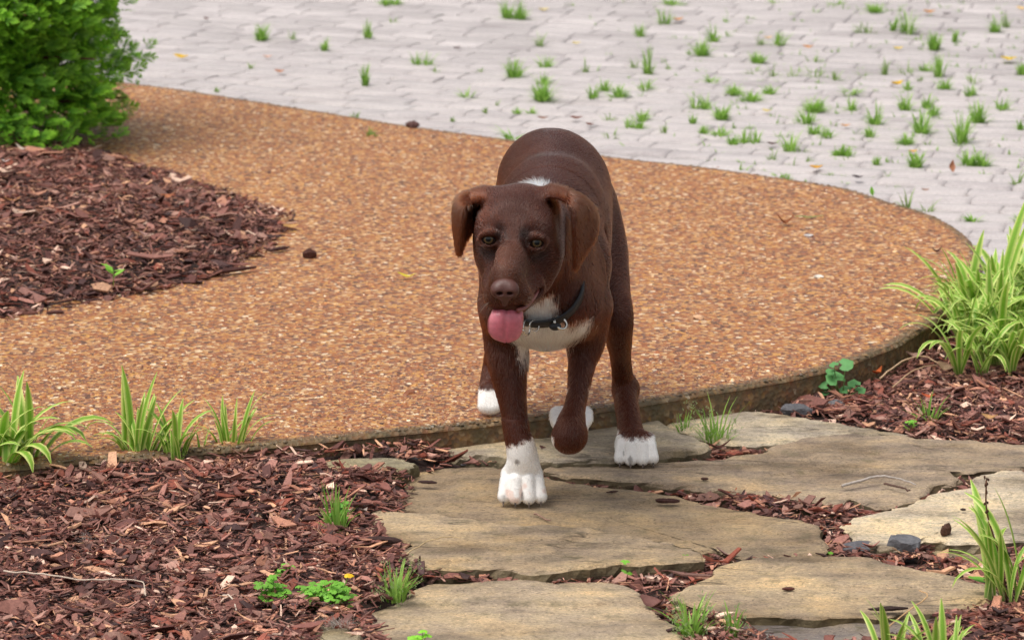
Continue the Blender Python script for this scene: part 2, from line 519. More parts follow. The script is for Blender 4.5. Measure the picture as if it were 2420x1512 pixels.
m_peb = vc_mat("pebble_stone", rough=0.42, spec=0.5, nscale=500, namp=0.18)
def pebbles():
    r = np.random.default_rng(3)
    V, F, C, base = [], [], [], 0
    lo, hi = WALK.min(0), WALK.max(0)
    pitch = 0.0058
    x0, x1 = -1.75, 1.75
    xs = np.arange(max(lo[0], x0), min(hi[0], x1), pitch); ys = np.arange(lo[1], hi[1], pitch)
    X, Y = np.meshgrid(xs, ys, indexing='ij')
    X = X + (np.arange(len(ys)) % 2)[None, :] * pitch * 0.5
    X = X.ravel() + r.normal(0, pitch * 0.28, X.size); Y = Y.ravel() + r.normal(0, pitch * 0.28, Y.size)
    # inside the camera's neighbourhood only
    keep = np.abs(X) < 0.16 + 0.136 * (Y + 5.7)
    X, Y = X[keep], Y[keep]
    dw = sd_poly(WALK, X, Y); di = sd_poly(ISLAND, X, Y)
    keep = (dw < -0.004) & (di > -0.006)
    X, Y, dw = X[keep], Y[keep], dw[keep]
    n = len(X)
    rad = r.gamma(9, 1 / 9, n) * 0.0031
    big = r.random(n) < 0.004
    rad = np.where(big, rad * 1.8, rad)
    asp = r.uniform(0.65, 1.0, n); rot = r.uniform(0, np.pi, n)
    hgt = rad * r.uniform(0.25, 0.55, n)
    k = 5
    ang = np.arange(k) * 2 * np.pi / k
    ca, sa = np.cos(rot), np.sin(rot)
    ex = np.cos(ang)[None] * rad[:, None] * r.uniform(0.8, 1.15, (n, k)); ey = np.sin(ang)[None] * rad[:, None] * asp[:, None] * r.uniform(0.8, 1.15, (n, k))
    px = X[:, None] + ex * ca[:, None] - ey * sa[:, None]; py = Y[:, None] + ex * sa[:, None] + ey * ca[:, None]
    z0 = Z_WALK - 0.0012
    ring = np.stack([px, py, np.full_like(px, z0)], -1)
    m_ = 0.55
    tilt = r.normal(0, 0.22, (n, 2)) * hgt[:, None]
    top = np.stack([X[:, None] + (px - X[:, None]) * m_, Y[:, None] + (py - Y[:, None]) * m_,
                    z0 + hgt[:, None] * (1 + 0 * px) + tilt[:, :1] * np.cos(ang)[None] + tilt[:, 1:] * np.sin(ang)[None]], -1)
    V = np.concatenate([ring, top], 1).reshape(-1, 3)
    b0 = (np.arange(n) * 10)[:, None, None]
    q = np.array([[i, (i + 1) % 5, 5 + (i + 1) % 5, 5 + i] for i in range(5)])
    near = np.nonzero(Y < 0.75)[0]; fr = np.nonzero(Y >= 0.75)[0]
    t3 = np.array([[i, (i + 1) % 5, 5] for i in range(5)])
    V3 = V.reshape(n, 10, 3); V3[fr, 5] = V3[fr, 5:].mean(1)          # far ones end in a single crown point
    F4 = [(b0[near] + q[None]).reshape(-1, 4), (b0[near, 0] + np.arange(5, 10)[None]).reshape(-1, 5), (b0[fr] + t3[None]).reshape(-1, 3)]
    print('pebbles', n)
    ci = r.choice(len(PEB_C), n, p=PEB_W)
    c = PEB_C[ci] * r.uniform(0.75, 1.2, n)[:, None]
    patch = (vnoise(X * 5, Y * 5, 2) - 0.5) * 0.22 + (vnoise(X * 1.7 + 4, Y * 2.3, 5) - 0.5) * 0.30 + (vnoise(X * 17, Y * 17, 3) - 0.5) * 0.14
    c = c * (1 + patch)[:, None]
    ms = sstep_(-0.030, -0.008, dw) * np.clip(0.35 + 1.1 * vnoise(X * 30, Y * 30), 0, 1)
    mossy = np.array([0.085, 0.066, 0.032])
    c = c * (1 - 0.85 * ms[:, None]) + mossy * 0.85 * ms[:, None]
    return mesh_np("pebbles", V, F4, m_peb, np.repeat(c, 10, 0), smooth=False)
peb = tag(obj("pebbles", pebbles(), walk), kind="stuff")

# ---- driveway of tumbled pavers
DRIVE_UV = [(-2600, 20), (-700, 190), (100, 260), (600, 300), (1000, 360), (1450, 430), (1850, 490), (2150, 560), (2330, 625), (2500, 660), (2900, 700), (3600, 690)]
dp = [gp(u, v, Z_PAVE)[:2] for u, v in DRIVE_UV]
DRIVE = np.array([(-6.5, dp[0][1] + 1.0)] + dp + [(7.0, dp[-1][1] - 0.2), (7.0, 11.0), (-6.5, 11.0)])
m_joint, nt, b = new_mat("joint_sand")
n1 = noise(nt, tex_coord(nt), 60, 5)
r1 = ramp(nt, n1.outputs[0], [(0.3, (0.22, 0.205, 0.19)), (0.7, (0.36, 0.335, 0.31))])
nt.links.new(r1.outputs[0], b.inputs["Base Color"]); b.inputs["Roughness"].default_value = 0.95
from mathutils.geometry import tessellate_polygon
def flat_poly(name, poly, z, mat):
    V = [(p[0], p[1], z) for p in poly]
    F = [tuple(t) for t in tessellate_polygon([[Vector(v) for v in V]])]
    F = [t if np.cross(np.subtract(V[t[1]], V[t[0]]), np.subtract(V[t[2]], V[t[0]]))[2] > 0 else (t[0], t[2], t[1]) for t in F]
    return mesh_np(name, V, F, mat)
def slab_poly(name, poly, z, dz, mat):
    me = flat_poly(name, poly, z, mat)
    V = [v.co[:] for v in me.vertices]; F = [p_.vertices[:] for p_ in me.polygons]; n = len(V)
    V += [(x, y, z - dz) for x, y, _ in V]
    F += [(i, n + i, n + (i + 1) % n, (i + 1) % n) for i in range(n)]
    return mesh_np(name, np.array(V), F, mat, smooth=False)
drive = tag(obj("driveway", slab_poly("driveway", DRIVE, Z_PAVE - 0.0095, 0.12, m_joint)), kind="structure")

m_paver = None
def paver_mat():
    m, nt, b = new_mat("paver_concrete")
    tc = tex_coord(nt)
    oi = N(nt, "ObjectInfo")
    c = vcol(nt)
    geo = N(nt, "NewGeometry")
    n1 = noise(nt, mapping(nt, geo.outputs["Position"], (4, 20, 10), (0, 0, 0.36)), 1.0, 6); n2 = noise(nt, geo.outputs["Position"], 170, 4)
    rv = ramp(nt, oi.outputs["Random"], [(0.0, (0.93, 0.93, 0.94)), (0.5, (0.97, 0.96, 0.97)), (1.0, (1.02, 1.01, 1.01))])
    r1 = ramp(nt, n1.outputs[0], [(0.3, (0.76, 0.73, 0.74)), (0.45, (0.94, 0.92, 0.93)), (0.7, (1.10, 1.08, 1.08))])  # streaky tone along the rows, dark dashes painting in their edge shading
    r2 = ramp(nt, n2.outputs[0], [(0.3, (0.86,) * 3), (0.7, (1.1,) * 3)])
    c = mixc(nt, 1.0, c, rv.outputs[0], 'MULTIPLY'); c = mixc(nt, 1.0, c, r1.outputs[0], 'MULTIPLY'); c = mixc(nt, 1.0, c, r2.outputs[0], 'MULTIPLY')
    nt.links.new(c, b.inputs["Base Color"]); b.inputs["Roughness"].default_value = 0.85
    bump(nt, b, n2.outputs[0], 0.5, 0.003)
    return m
m_paver = paver_mat()
PAVE_COL = np.array(lin(188, 182, 179))

def paver_shape(L, Wd, r):
    """domed, tumbled block, top at z=0"""
    nx, ny = 5, 4
    V, F = [], []
    us = [-0.5, -0.40, 0.0, 0.40, 0.5]; vs = [-0.5, -0.34, 0.34, 0.5]
    for i, u in enumerate(us):
        for j, v in enumerate(vs):
            edge = (i in (0, nx - 1)) + (j in (0, ny - 1))
            z = -0.0004 * (i in (0, nx - 1)) - 0.0078 * (j in (0, ny - 1)) + r.normal(0, 0.0009)
            V.append((u * L + (r.normal(0, 0.0016) if 0 < i < nx - 1 else 0), v * Wd + r.normal(0, 0.0030), z))
    for i in range(nx - 1):
        for j in range(ny - 1):
            F.append((i * ny + j, (i + 1) * ny + j, (i + 1) * ny + j + 1, i * ny + j + 1))
    rim = [i * ny for i in range(nx)] + [(nx - 1) * ny + j for j in range(1, ny)] + [i * ny + ny - 1 for i in range(nx - 2, -1, -1)] + [j for j in range(ny - 2, 0, -1)]
    b0 = len(V)
    for k in rim: V.append((V[k][0] * 1.01, V[k][1] * 1.01, -0.04))
    for k in range(len(rim)):
        k2 = (k + 1) % len(rim)
        F.append((rim[k], b0 + k, b0 + k2, rim[k2]))
    return np.array(V), F

def row_y(c, x): return c - (0.42 * x - 0.085 * x * x)
def pavers():
    r = np.random.default_rng(21)
    lens = [0.095, 0.115, 0.140, 0.165]
    depth, gap = 0.078, 0.003
    bank = [[mesh_np("paver", *paver_shape(L - 0.0012, depth - gap, r), m_paver, PAVE_COL) for _ in range(5)] for L in lens]
    shapes = [[paver_shape(L - 0.0025, depth - gap, r) for _ in range(2)] for L in lens]
    far = MB()
    count = 0
    cand = []
    for c in np.arange(-0.6, 8.2, depth / math.cos(0.35)):
        x = -3.3 + r.random() * 0.2
        while x < 3.6:
            i = r.choice(4, p=[0.15, 0.30, 0.35, 0.20])
            sl = 0.42 - 0.17 * np.clip(x, -2, 2.0); a = -math.atan(sl)
            w = lens[i] * math.cos(a)
            cx = x + w / 2; xx = np.clip(cx, -2.2, 2.3)
            cy = row_y(c, xx) - (cx - xx) * (0.42 - 0.17 * xx)
            x += w
            cand.append((cx, cy, i, a))
    cand = np.array(cand)
    sdc = sd_poly(WALK, cand[:, 0], cand[:, 1])
    ok = inside(DRIVE, cand[:, 0], cand[:, 1]) & (sdc > -0.09)
    for (cx, cy, i, a), sdw in zip(cand[ok], sdc[ok]):
        i = int(i)
        tz = Z_PAVE + r.normal(0, 0.0009)
        rot = (r.normal(0, 0.012), r.normal(0, 0.004), a + r.normal(0, 0.006))
        if sdw < 0.11: tz, rot = Z_PAVE - 0.003, (0, 0, rot[2])
        half = 0.135 * (cy + 5.7) + 0.10
        if abs(cx) < half and cy < 5.1 and count < 300:
            obj("paver", bank[i][r.integers(5)], drive, (cx, cy, tz), rot)
            count += 1
        else:
            V, F = shapes[i][r.integers(2)]
            V = V @ np.array(Euler(rot).to_matrix()).T + (cx, cy, tz)
            far.add(V, F, PAVE_COL * r.uniform(0.85, 1.08))
    o = obj("paver_field", far.mesh("paver_field", m_paver), drive); tag(o, kind="stuff")
    return count
n_pavers = pavers()
print("pavers", n_pavers)

# ---- flagstones
def stone_mat():
    m, nt, b = new_mat("sandstone")
    c = vcol(nt)
    geo = N(nt, "NewGeometry"); oi = N(nt, "ObjectInfo")
    off = N(nt, "VectorMath", operation='MULTIPLY_ADD')
    cmb = N(nt, "CombineXYZ"); nt.links.new(oi.outputs["Random"], cmb.inputs[0]); nt.links.new(oi.outputs["Random"], cmb.inputs[1])
    off.inputs[1].default_value = (1, 1, 1)
    nt.links.new(geo.outputs["Position"], off.inputs[0])
    sc = N(nt, "VectorMath", operation='SCALE'); sc.inputs["Scale"].default_value = 7.0; nt.links.new(cmb.outputs[0], sc.inputs[0])
    nt.links.new(sc.outputs[0], off.inputs[2])
    p = off.outputs[0]
    streak = noise(nt, mapping(nt, p, (9, 26, 60), (0, 0, 0.10)), 1.0, 10, 0.78)
    blot = noise(nt, p, 7.5, 6, 0.62)
    grain = noise(nt, mapping(nt, p, (0.6, 1.2, 1.2)), 300, 5, 0.75)
    lich = noise(nt, p, 26, 5, 0.7)
    r1 = ramp(nt, streak.outputs[0], [(0.30, (0.48, 0.45, 0.44)), (0.42, (0.86, 0.85, 0.86)), (0.50, (1.06, 1.04, 1.01)), (0.58, (1.16, 1.10, 0.99)), (0.72, (1.50, 1.45, 1.36))])
    r2 = ramp(nt, blot.outputs[0], [(0.32, (0.60, 0.60, 0.62)), (0.45, (0.96, 0.95, 0.98)), (0.53, (1.08, 1.07, 1.04)), (0.66, (1.34, 1.26, 1.10))])
    r3 = ramp(nt, grain.outputs[0], [(0.3, (0.55,) * 3), (0.7, (1.42,) * 3)])
    c = mixc(nt, 1.0, c, r1.outputs[0], 'MULTIPLY'); c = mixc(nt, 1.0, c, r2.outputs[0], 'MULTIPLY'); c = mixc(nt, 1.0, c, r3.outputs[0], 'MULTIPLY')
    big = noise(nt, mapping(nt, p, (3.2, 6.0, 4.0)), 1.0, 5, 0.6)
    rb = ramp(nt, big.outputs[0], [(0.36, (0.50, 0.47, 0.45)), (0.47, (0.86, 0.84, 0.83)), (0.62, (1.08, 1.07, 1.06))])
    c = mixc(nt, 1.0, c, rb.outputs[0], 'MULTIPLY')
    crk = noise(nt, mapping(nt, p, (2.6, 11.0, 6.0), (0, 0, 0.15)), 1.0, 3, 0.55)
    rk = ramp(nt, crk.outputs[0], [(0.488, (0, 0, 0)), (0.498, (1, 1, 1)), (0.502, (1, 1, 1)), (0.512, (0, 0, 0))])
    msk = ramp(nt, noise(nt, p, 5.0, 2).outputs[0], [(0.50, (0, 0, 0)), (0.60, (0.75,) * 3)])
    ck = N(nt, "Math", operation='MULTIPLY'); nt.links.new(rk.outputs[0], ck.inputs[0]); nt.links.new(msk.outputs[0], ck.inputs[1])
    c = mixc(nt, ck.outputs[0], c, (0.045, 0.034, 0.022))
    spk = noise(nt, p, 210, 2, 0.5)
    rs = ramp(nt, spk.outputs[0], [(0.30, (0.55,) * 3), (0.40, (1.0,) * 3), (0.66, (1.0,) * 3), (0.74, (1.5,) * 3)])
    c = mixc(nt, 1.0, c, rs.outputs[0], 'MULTIPLY')
    rl = ramp(nt, lich.outputs[0], [(0.54, (0, 0, 0)), (0.70, (0.60,) * 3)])
    c = mixc(nt, rl.outputs[0], c, (0.135, 0.115, 0.058))
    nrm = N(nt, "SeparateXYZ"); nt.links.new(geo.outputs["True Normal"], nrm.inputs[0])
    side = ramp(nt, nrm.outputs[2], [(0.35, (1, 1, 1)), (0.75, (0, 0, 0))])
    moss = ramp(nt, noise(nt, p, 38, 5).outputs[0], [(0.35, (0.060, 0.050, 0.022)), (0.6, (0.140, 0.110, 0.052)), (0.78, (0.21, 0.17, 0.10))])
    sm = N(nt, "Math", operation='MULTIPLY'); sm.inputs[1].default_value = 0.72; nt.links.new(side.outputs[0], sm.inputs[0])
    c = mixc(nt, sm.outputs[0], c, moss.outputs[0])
    nt.links.new(c, b.inputs["Base Color"])
    b.inputs["Roughness"].default_value = 0.78; b.inputs["Specular IOR Level"].default_value = 0.3
    add = N(nt, "Math", operation='MULTIPLY_ADD'); nt.links.new(streak.outputs[0], add.inputs[0]); add.inputs[1].default_value = 1.6; nt.links.new(grain.outputs[0], add.inputs[2])
    bump(nt, b, add.outputs[0], 0.7, 0.005)
    return m
m_stone = stone_mat()

def stone_mesh(poly, z, th, tint, seed):
    r = np.random.default_rng(seed)
    P = np.asarray(poly)
    if ((P[:, 0] * np.roll(P[:, 1], -1) - np.roll(P[:, 0], -1) * P[:, 1]).sum()) < 0: P = P[::-1]
    # even out and roughen the outline
    seg = np.linalg.norm(np.roll(P, -1, 0) - P, axis=1); L = seg.sum(); n = int(np.clip(L / 0.012, 60, 320))
    s = np.concatenate([[0], np.cumsum(seg)]); t = np.linspace(0, L, n, endpoint=False)
    Pc = np.vstack([P, P[:1]]); Q = np.stack([np.interp(t, s, Pc[:, i]) for i in (0, 1)], 1)
    T = np.roll(Q, -1, 0) - np.roll(Q, 1, 0); T /= np.linalg.norm(T, axis=1, keepdims=True) + 1e-9
    Nn = np.stack([T[:, 1], -T[:, 0]], 1)
    jag = (vnoise(Q[:, 0] * 45, Q[:, 1] * 45, seed) - 0.5) * 0.013 + (vnoise(Q[:, 0] * 150, Q[:, 1] * 150, seed) - 0.5) * 0.008
    cen = Q.mean(0)
    def relief(x, y):
        a = vnoise(x * 4.0 + seed, y * 7.5, seed) ; b_ = vnoise(x * 14 + seed, y * 26, seed + 3)
        q = a * 2.6 + 0.25 * b_
        f = q - np.floor(q)
        terr = np.floor(q) + sstep_(0.46, 0.54, f)
        return -0.0036 * (2.6 - terr) * 0.9 + 0.0016 * (b_ - 0.5) + 0.0006 * (vnoise(x * 70, y * 130, 1) - 0.5)
    V = []
    under = (vnoise(Q[:, 0] * 22, Q[:, 1] * 22, seed + 5) - 0.5)
    for off, dz in ((-0.012, -th), (-0.004, -th * 0.55), (0.001, -0.020), (0.001, -0.0085), (-0.0006, -0.0022), (-0.0030, -0.0004)):
        q = Q + Nn * (off + jag + (under * 0.012 if dz < -0.008 else 0))[:, None]
        if -0.03 < dz < -0.005: q = q + Nn * ((vnoise(Q[:, 0] * 90, Q[:, 1] * 90, dz * 900) - 0.5) * 0.010)[:, None]
        V.append(np.c_[q, z + dz + relief(q[:, 0], q[:, 1]) * (1.0 if dz > -0.008 else 0.0)])
    q0 = Q + Nn * (-0.0030 + jag)[:, None]
    rings = 26
    for k in range(1, rings):
        f = 1 - (k / rings) ** 1.15
        q = cen + (q0 - cen) * f
        V.append(np.c_[q, z + relief(q[:, 0], q[:, 1])])
    m = len(V)
    V = np.concatenate(V)
    V = np.vstack([V, [[cen[0], cen[1], z + relief(cen[:1], cen[1:2])[0]]]])
    I = np.arange(m * n).reshape(m, n)
    a, b_ = I[:-1], I[1:]
    F4 = np.stack([a, np.roll(a, -1, 1), np.roll(b_, -1, 1), b_], -1).reshape(-1, 4)
    last = I[-1]
    F3 = np.stack([last, np.roll(last, -1), np.full(n, m * n)], -1)
    col = np.tile(np.array(tint), (len(V), 1))
    me = mesh_np("flagstone", V, [F4, F3], m_stone, col)
    sm = np.ones(len(me.polygons), bool); sm[:n * 5] = False
    me.polygons.foreach_set("use_smooth", sm)
    return me
for k, ((lab, z, th, tint, pts), poly) in enumerate(zip(STONES, STONE_POLY)):
    o = obj("flagstone", stone_mesh(poly, z, th, tint, k + 2), front_soil)
    o["label"] = lab

# ---- shredded bark mulch
MUL = [((106, 68, 60), 22), ((78, 47, 42), 18), ((132, 92, 82), 16), ((116, 84, 74), 12), ((152, 108, 88), 9), ((60, 38, 36), 12), ((176, 136, 108), 6), ((118, 64, 50), 8), ((196, 168, 150), 3), ((146, 112, 100), 7)]
MUL_C = np.array([lin(*c) for c, _ in MUL]); MUL_W = np.array([w for _, w in MUL], float); MUL_W /= MUL_W.sum()
m_mulch = vc_mat("bark_mulch", rough=0.62, spec=0.35, nscale=260, namp=0.35, bumps=0.4, bdist=0.001)

def chips(X, Y, Z, r, size=1.0, lmin=0.007, lmax=0.052):
    """bent, splintered plates of bark, three sections each"""
    n = len(X)
    kind = r.random(n)
    L = lmin + (lmax - lmin) * r.beta(1.3, 3.2, n)
    asp = np.where(kind < 0.62, r.uniform(0.06, 0.17, n), r.uniform(0.20, 0.52, n))
    Wd = L * asp; th = np.clip(Wd * 0.22, 0.0008, 0.0028) * r.uniform(0.7, 1.4, n)
    L *= size; Wd *= size
    yaw = r.uniform(0, 2 * np.pi, n)
    pit = r.normal(0, 0.20, n); rol = r.normal(0, 0.35, n)
    bend = r.normal(0, 0.12, n) * L
    t = np.array([-0.5, 0.0, 0.5])
    wt = np.stack([r.uniform(0.25, 0.95, n), np.ones(n), r.uniform(0.15, 0.9, n)], 1)
    lx = t[None] * L[:, None] + r.normal(0, 0.05, (n, 3)) * L[:, None]
    lz = -4 * (t[None] ** 2) * bend[:, None]
    ly = r.normal(0, 0.10, (n, 3)) * Wd[:, None]
    # 3 sections x 4 corners
    V = np.empty((n, 3, 4, 3))
    sk = r.normal(0, 0.12, (n, 3, 2)) * L[:, None, None]
    for k, (sy, sz) in enumerate(((-1, -1), (1, -1), (1, 1), (-1, 1))):
        V[:, :, k, 0] = lx + sk[:, :, (k in (1, 2)) * 1] * np.array([1.0, 0.3, 1.0])[None]
        V[:, :, k, 1] = ly + sy * 0.5 * wt * Wd[:, None]
        V[:, :, k, 2] = lz + sz * 0.5 * th[:, None]
    V = V.reshape(n, 12, 3)
    c, s = np.cos(rol)[:, None], np.sin(rol)[:, None]
    y, z = V[..., 1] * c - V[..., 2] * s, V[..., 1] * s + V[..., 2] * c
    c, s = np.cos(pit)[:, None], np.sin(pit)[:, None]
    x, z = V[..., 0] * c + z * s, -V[..., 0] * s + z * c
    c, s = np.cos(yaw)[:, None], np.sin(yaw)[:, None]
    x, y = x * c - y * s, x * s + y * c
    V = np.stack([x + X[:, None], y + Y[:, None], z + Z[:, None]], -1).reshape(-1, 3)
    q = []
    for i in range(2):
        for k in range(4):
            q.append([i * 4 + k, i * 4 + (k + 1) % 4, i * 4 + 4 + (k + 1) % 4, i * 4 + 4 + k])
    q = [f for k_, f in enumerate(q) if k_ % 4 != 0]            # the hidden underside is left open
    q.append([3, 2, 1, 0]); q.append([8, 9, 10, 11])
    F = ((np.arange(n) * 12)[:, None, None] + np.array(q)[None]).reshape(-1, 4)
    col = MUL_C[r.choice(len(MUL_C), n, p=MUL_W)] * r.uniform(0.85, 1.65, n)[:, None] * np.array([1.08, 1.02, 0.98])
    return V, F, np.repeat(col, 12, 0)

def scatter(poly_test, x0, x1, y0, y1, dens, r, hf, lift):
    n = int((x1 - x0) * (y1 - y0) * dens)
    X = r.uniform(x0, x1, n); Y = r.uniform(y0, y1, n)
    k = poly_test(X, Y); X, Y = X[k], Y[k]
    Z = hf(X, Y) + r.uniform(-0.002, lift, len(X))
    return X, Y, Z

r_ = np.random.default_rng(31)
def front_test(X, Y):
    ds = stone_sd(X, Y)
    left = (X < -0.10) & (sd_poly(STONE_POLY[5], X, Y) > 0.02)
    edge = np.where(left, -0.010 * (vnoise(X * 20, Y * 20) * 2), 0.002)
    return (sd_poly(WALK, X, Y) > 0.006) & (ds > edge) & (np.abs(X) < 0.14 * (Y + 5.7) + 0.22)
X, Y, Z = scatter(front_test, -1.2, 1.25, -1.0, 1.2, 12800, r_, bed_h, 0.007)
V1 = chips(X, Y, Z, r_)
X, Y, Z = scatter(front_test, -1.2, 1.25, -1.0, 1.2, 5500, r_, bed_h, 0.012)
V3 = chips(X, Y, Z, r_, 1.0, 0.005, 0.020)
X, Y, Z = scatter(front_test, -1.2, 1.25, -1.0, 1.2, 900, r_, bed_h, 0.010)
V2 = chips(X, Y, Z, r_, 1.5)
def join_parts(parts):
    V, F, C, n = [], [], [], 0
    for v, f, c in parts:
        V.append(v); F.append(f + n); C.append(c); n += len(v)
    return np.concatenate(V), np.concatenate(F), np.concatenate(C)
def outer_test(X, Y):
    return (np.abs(X) >= 0.14 * (Y + 5.7) + 0.20) & (sd_poly(WALK, X, Y) > 0.01) & (stone_sd(X, Y) > 0.004)
X, Y, Z = scatter(outer_test, -2.2, 2.4, -1.4, 1.3, 2300, r_, bed_h, 0.010)
V4 = chips(X, Y, Z, r_, 1.7)
V_, F_, C_ = join_parts([V1, V2, V3, V4])
tag(obj("mulch", mesh_np("mulch", V_, F_, m_mulch, C_, smooth=False)), "shredded reddish brown bark mulch around the flagstones in front of the path", "mulch", kind="stuff")

def isl_test(X, Y):
    return (sd_poly(ISLAND, X, Y) < 0.004 - 0.016 * vnoise(X * 25, Y * 25)) & (X > -0.155 * (Y + 5.7) - 0.35)
X, Y, Z = scatter(isl_test, ISLAND[:, 0].min(), ISLAND[:, 0].max() + 0.02, ISLAND[:, 1].min(), ISLAND[:, 1].max(), 10800, r_, island_h, 0.008)
V1 = chips(X, Y, Z, r_)
X, Y, Z = scatter(isl_test, ISLAND[:, 0].min(), ISLAND[:, 0].max() + 0.02, ISLAND[:, 1].min(), ISLAND[:, 1].max(), 1300, r_, island_h, 0.012)
V2 = chips(X, Y, Z, r_, 1.55)
V_, F_, C_ = join_parts([V1, V2])
tag(obj("mulch", mesh_np("mulch", V_, F_, m_mulch, C_ * 0.9, smooth=False)), "dark brown bark mulch of the island bed under the evergreen shrub", "mulch", kind="stuff")

# crumbs of bark and dry bits strewn over the path
Xc = r_.uniform(-1.1, 1.2, 420); Yc = r_.uniform(0.2, 2.6, 420)
pr = np.exp(-np.abs(sd_poly(ISLAND, Xc, Yc)) / 0.12) + 0.6 * np.exp(-np.abs(sd_poly(WALK, Xc, Yc)) / 0.08) + 0.06
kc = (sd_poly(WALK, Xc, Yc) < -0.01) & (sd_poly(ISLAND, Xc, Yc) > 0.01) & (r_.random(420) < pr)
Vc, Fc, Cc = chips(Xc[kc], Yc[kc], np.full(kc.sum(), Z_WALK + 0.003), r_, 0.8, 0.005, 0.022)
tag(obj("bark_litter", mesh_np("bark_litter", Vc, Fc, m_mulch, Cc, smooth=False)), "scattered crumbs of bark lying on the tan path", "litter", kind="stuff")
# =================================================================== plants
def leaf_mat(name, rough=0.45, transl=0.3, spec=0.4):
    return vc_mat(name, rough=rough, spec=spec, nscale=90, namp=0.14, transl=transl)
m_strap = leaf_mat("strap_leaf")
m_grass = leaf_mat("grass_blade", 0.55, 0.45)
m_round = leaf_mat("weed_leaf", 0.5, 0.3)
m_dry = vc_mat("dry_leaf", rough=0.7, spec=0.25, nscale=160, namp=0.25, transl=0.12)
m_stem = vc_mat("dry_stem", rough=0.8, spec=0.2, nscale=200, namp=0.3)

def strap_leaf_mesh(L, Wd, droop, r, cream=0.6, twist=0.0):
    """variegated strap leaf rising along +Z and arching to +X; 7 vertices across"""
    n = 11
    ang0 = r.uniform(0.0, 0.06)
    P, th = [np.zeros(3)], ang0
    for i in range(1, n):
        t = i / (n - 1)
        th = ang0 + droop * t ** 2.3 * 1.15
        P.append(P[-1] + np.array([math.sin(th), 0, math.cos(th)]) * L / (n - 1))
    P = np.array(P)
    T = np.gradient(P, axis=0); T /= np.linalg.norm(T, axis=1, keepdims=True)
    t = np.linspace(0, 1, n)
    w = Wd * np.minimum(1.0, 0.50 + 1.3 * t) * np.clip((1.0 - t) * 3.6, 0.02, 1) ** 0.6
    xs = np.array([-1, -0.78, -0.30, 0, 0.30, 0.78, 1.0]) * 0.5
    V, C = [], []
    g1 = np.array(lin(108, 158, 44)); g2 = np.array(lin(158, 202, 70)); cr = np.array(lin(234, 238, 146))
    base = np.array(lin(118, 122, 78))
    for i in range(n):
        tw = twist * t[i]
        S = np.array([0, math.cos(tw), math.sin(tw)]); Nn = np.cross(S, T[i])
        for x in xs:
            V.append(P[i] + S * x * w[i] - Nn * (abs(x) * 2) ** 1.3 * w[i] * -0.16)
            e = abs(x) * 2
            c = g1 * (1 - 0.5 * t[i]) + g2 * 0.5 * t[i]
            if e > 0.9: c = c * (1 - cream) + cr * cream
            elif e > 0.7: c = c * (1 - cream * 0.8) + cr * cream * 0.8
            elif e < 0.1: c = c * 0.85 + g2 * 0.15
            c = c + (base - c) * max(0, 0.7 - t[i] * 4)
            C.append(c)
    F = []
    for i in range(n - 1):
        for k in range(6):
            a = i * 7 + k
            F.append((a, a + 1, a + 8, a + 7))
    return mesh_np("leaf", V, F, m_strap, np.array(C))

r_leaf = np.random.default_rng(77)
LEAF_BANK = []
for cream in (0.75, 0.95):
    for dr in (0.35, 0.7, 1.1, 1.5, 2.0):
        for _ in range(2):
            LEAF_BANK.append((dr, strap_leaf_mesh(1.0, 0.066, dr, r_leaf, cream, r_leaf.uniform(-0.5, 0.5))))

def put_leaf(root, loc, length, yaw, droop, lean=0.0, width=1.0):
    c = sorted(LEAF_BANK, key=lambda b: abs(b[0] - droop) + 0.35 * r_leaf.random())[0]
    o = obj("leaf", c[1], root, loc, (r_leaf.normal(0, 0.08), lean, yaw), (length, length * width, length))
    return o

def lily_clump(cx, cy, cz, label, leaves, group="variegated lilyturf clumps"):
    root = tag(empty("lilyturf", (cx, cy, cz)), label, "plant", group)
    for (dx, dy, L, yaw, droop, lean, wd) in leaves:
        put_leaf(root, (dx, dy, 0), L, yaw, droop, lean, wd)
    return root

def fan(n, spread, L, r, droop=(0.4, 1.6), lean=(0.0, 0.45), wd=1.0, tuft=4):
    out = []
    cs = [(r.normal(0, spread), r.normal(0, spread * 0.8)) for _ in range(tuft)]
    for i in range(n):
        cx, cy = cs[r.integers(len(cs))]
        out.append((cx + r.normal(0, 0.004), cy + r.normal(0, 0.004), r.uniform(*L), r.uniform(0, 2 * math.pi), r.uniform(*droop), r.uniform(*lean), wd * r.uniform(0.8, 1.2)))
    return out

# large clump at the right edge: many shoots over a wide base
r_ = np.random.default_rng(101)
root_xy = gp(2390, 850, 0.0)
lv = []
for i in range(46):
    u = 2250 + 240 * r_.beta(1.1, 1.2); v = r_.uniform(775, 888) if u < 2420 else r_.uniform(740, 880)
    bx, by = gp(u, v, 0.0)[:2] - root_xy[:2]
    for k in range(6):
        out = r_.uniform(0, 2 * math.pi) if r_.random() < 0.6 else math.pi * r_.uniform(0.75, 1.55)
        lv.append((bx + r_.normal(0, 0.005), by + r_.normal(0, 0.005), r_.uniform(0.085, 0.155), out, r_.uniform(0.9, 2.2), r_.uniform(0.05, 0.5), r_.uniform(1.0, 1.4)))
for (u, v, L, yaw, dr, ln) in ((2250, 800, 0.17, 2.9, 1.2, 0.55), (2262, 790, 0.175, 2.6, 0.9, 0.6), (2245, 830, 0.13, 3.4, 1.3, 0.5), (2270, 760, 0.18, 2.4, 0.7, 0.5), (2350, 800, 0.27, 0.5, 0.35, 0.25), (2340, 790, 0.27, 0.9, 0.3, 0.15)):
    bx, by = gp(u, v, 0.0)[:2] - root_xy[:2]
    lv.append((bx, by, L, yaw, dr, ln, 1.0))
big = lily_clump(root_xy[0], root_xy[1], 0.0, "big dense clump of striped strap leaves beside the rounded end of the tan path", lv)

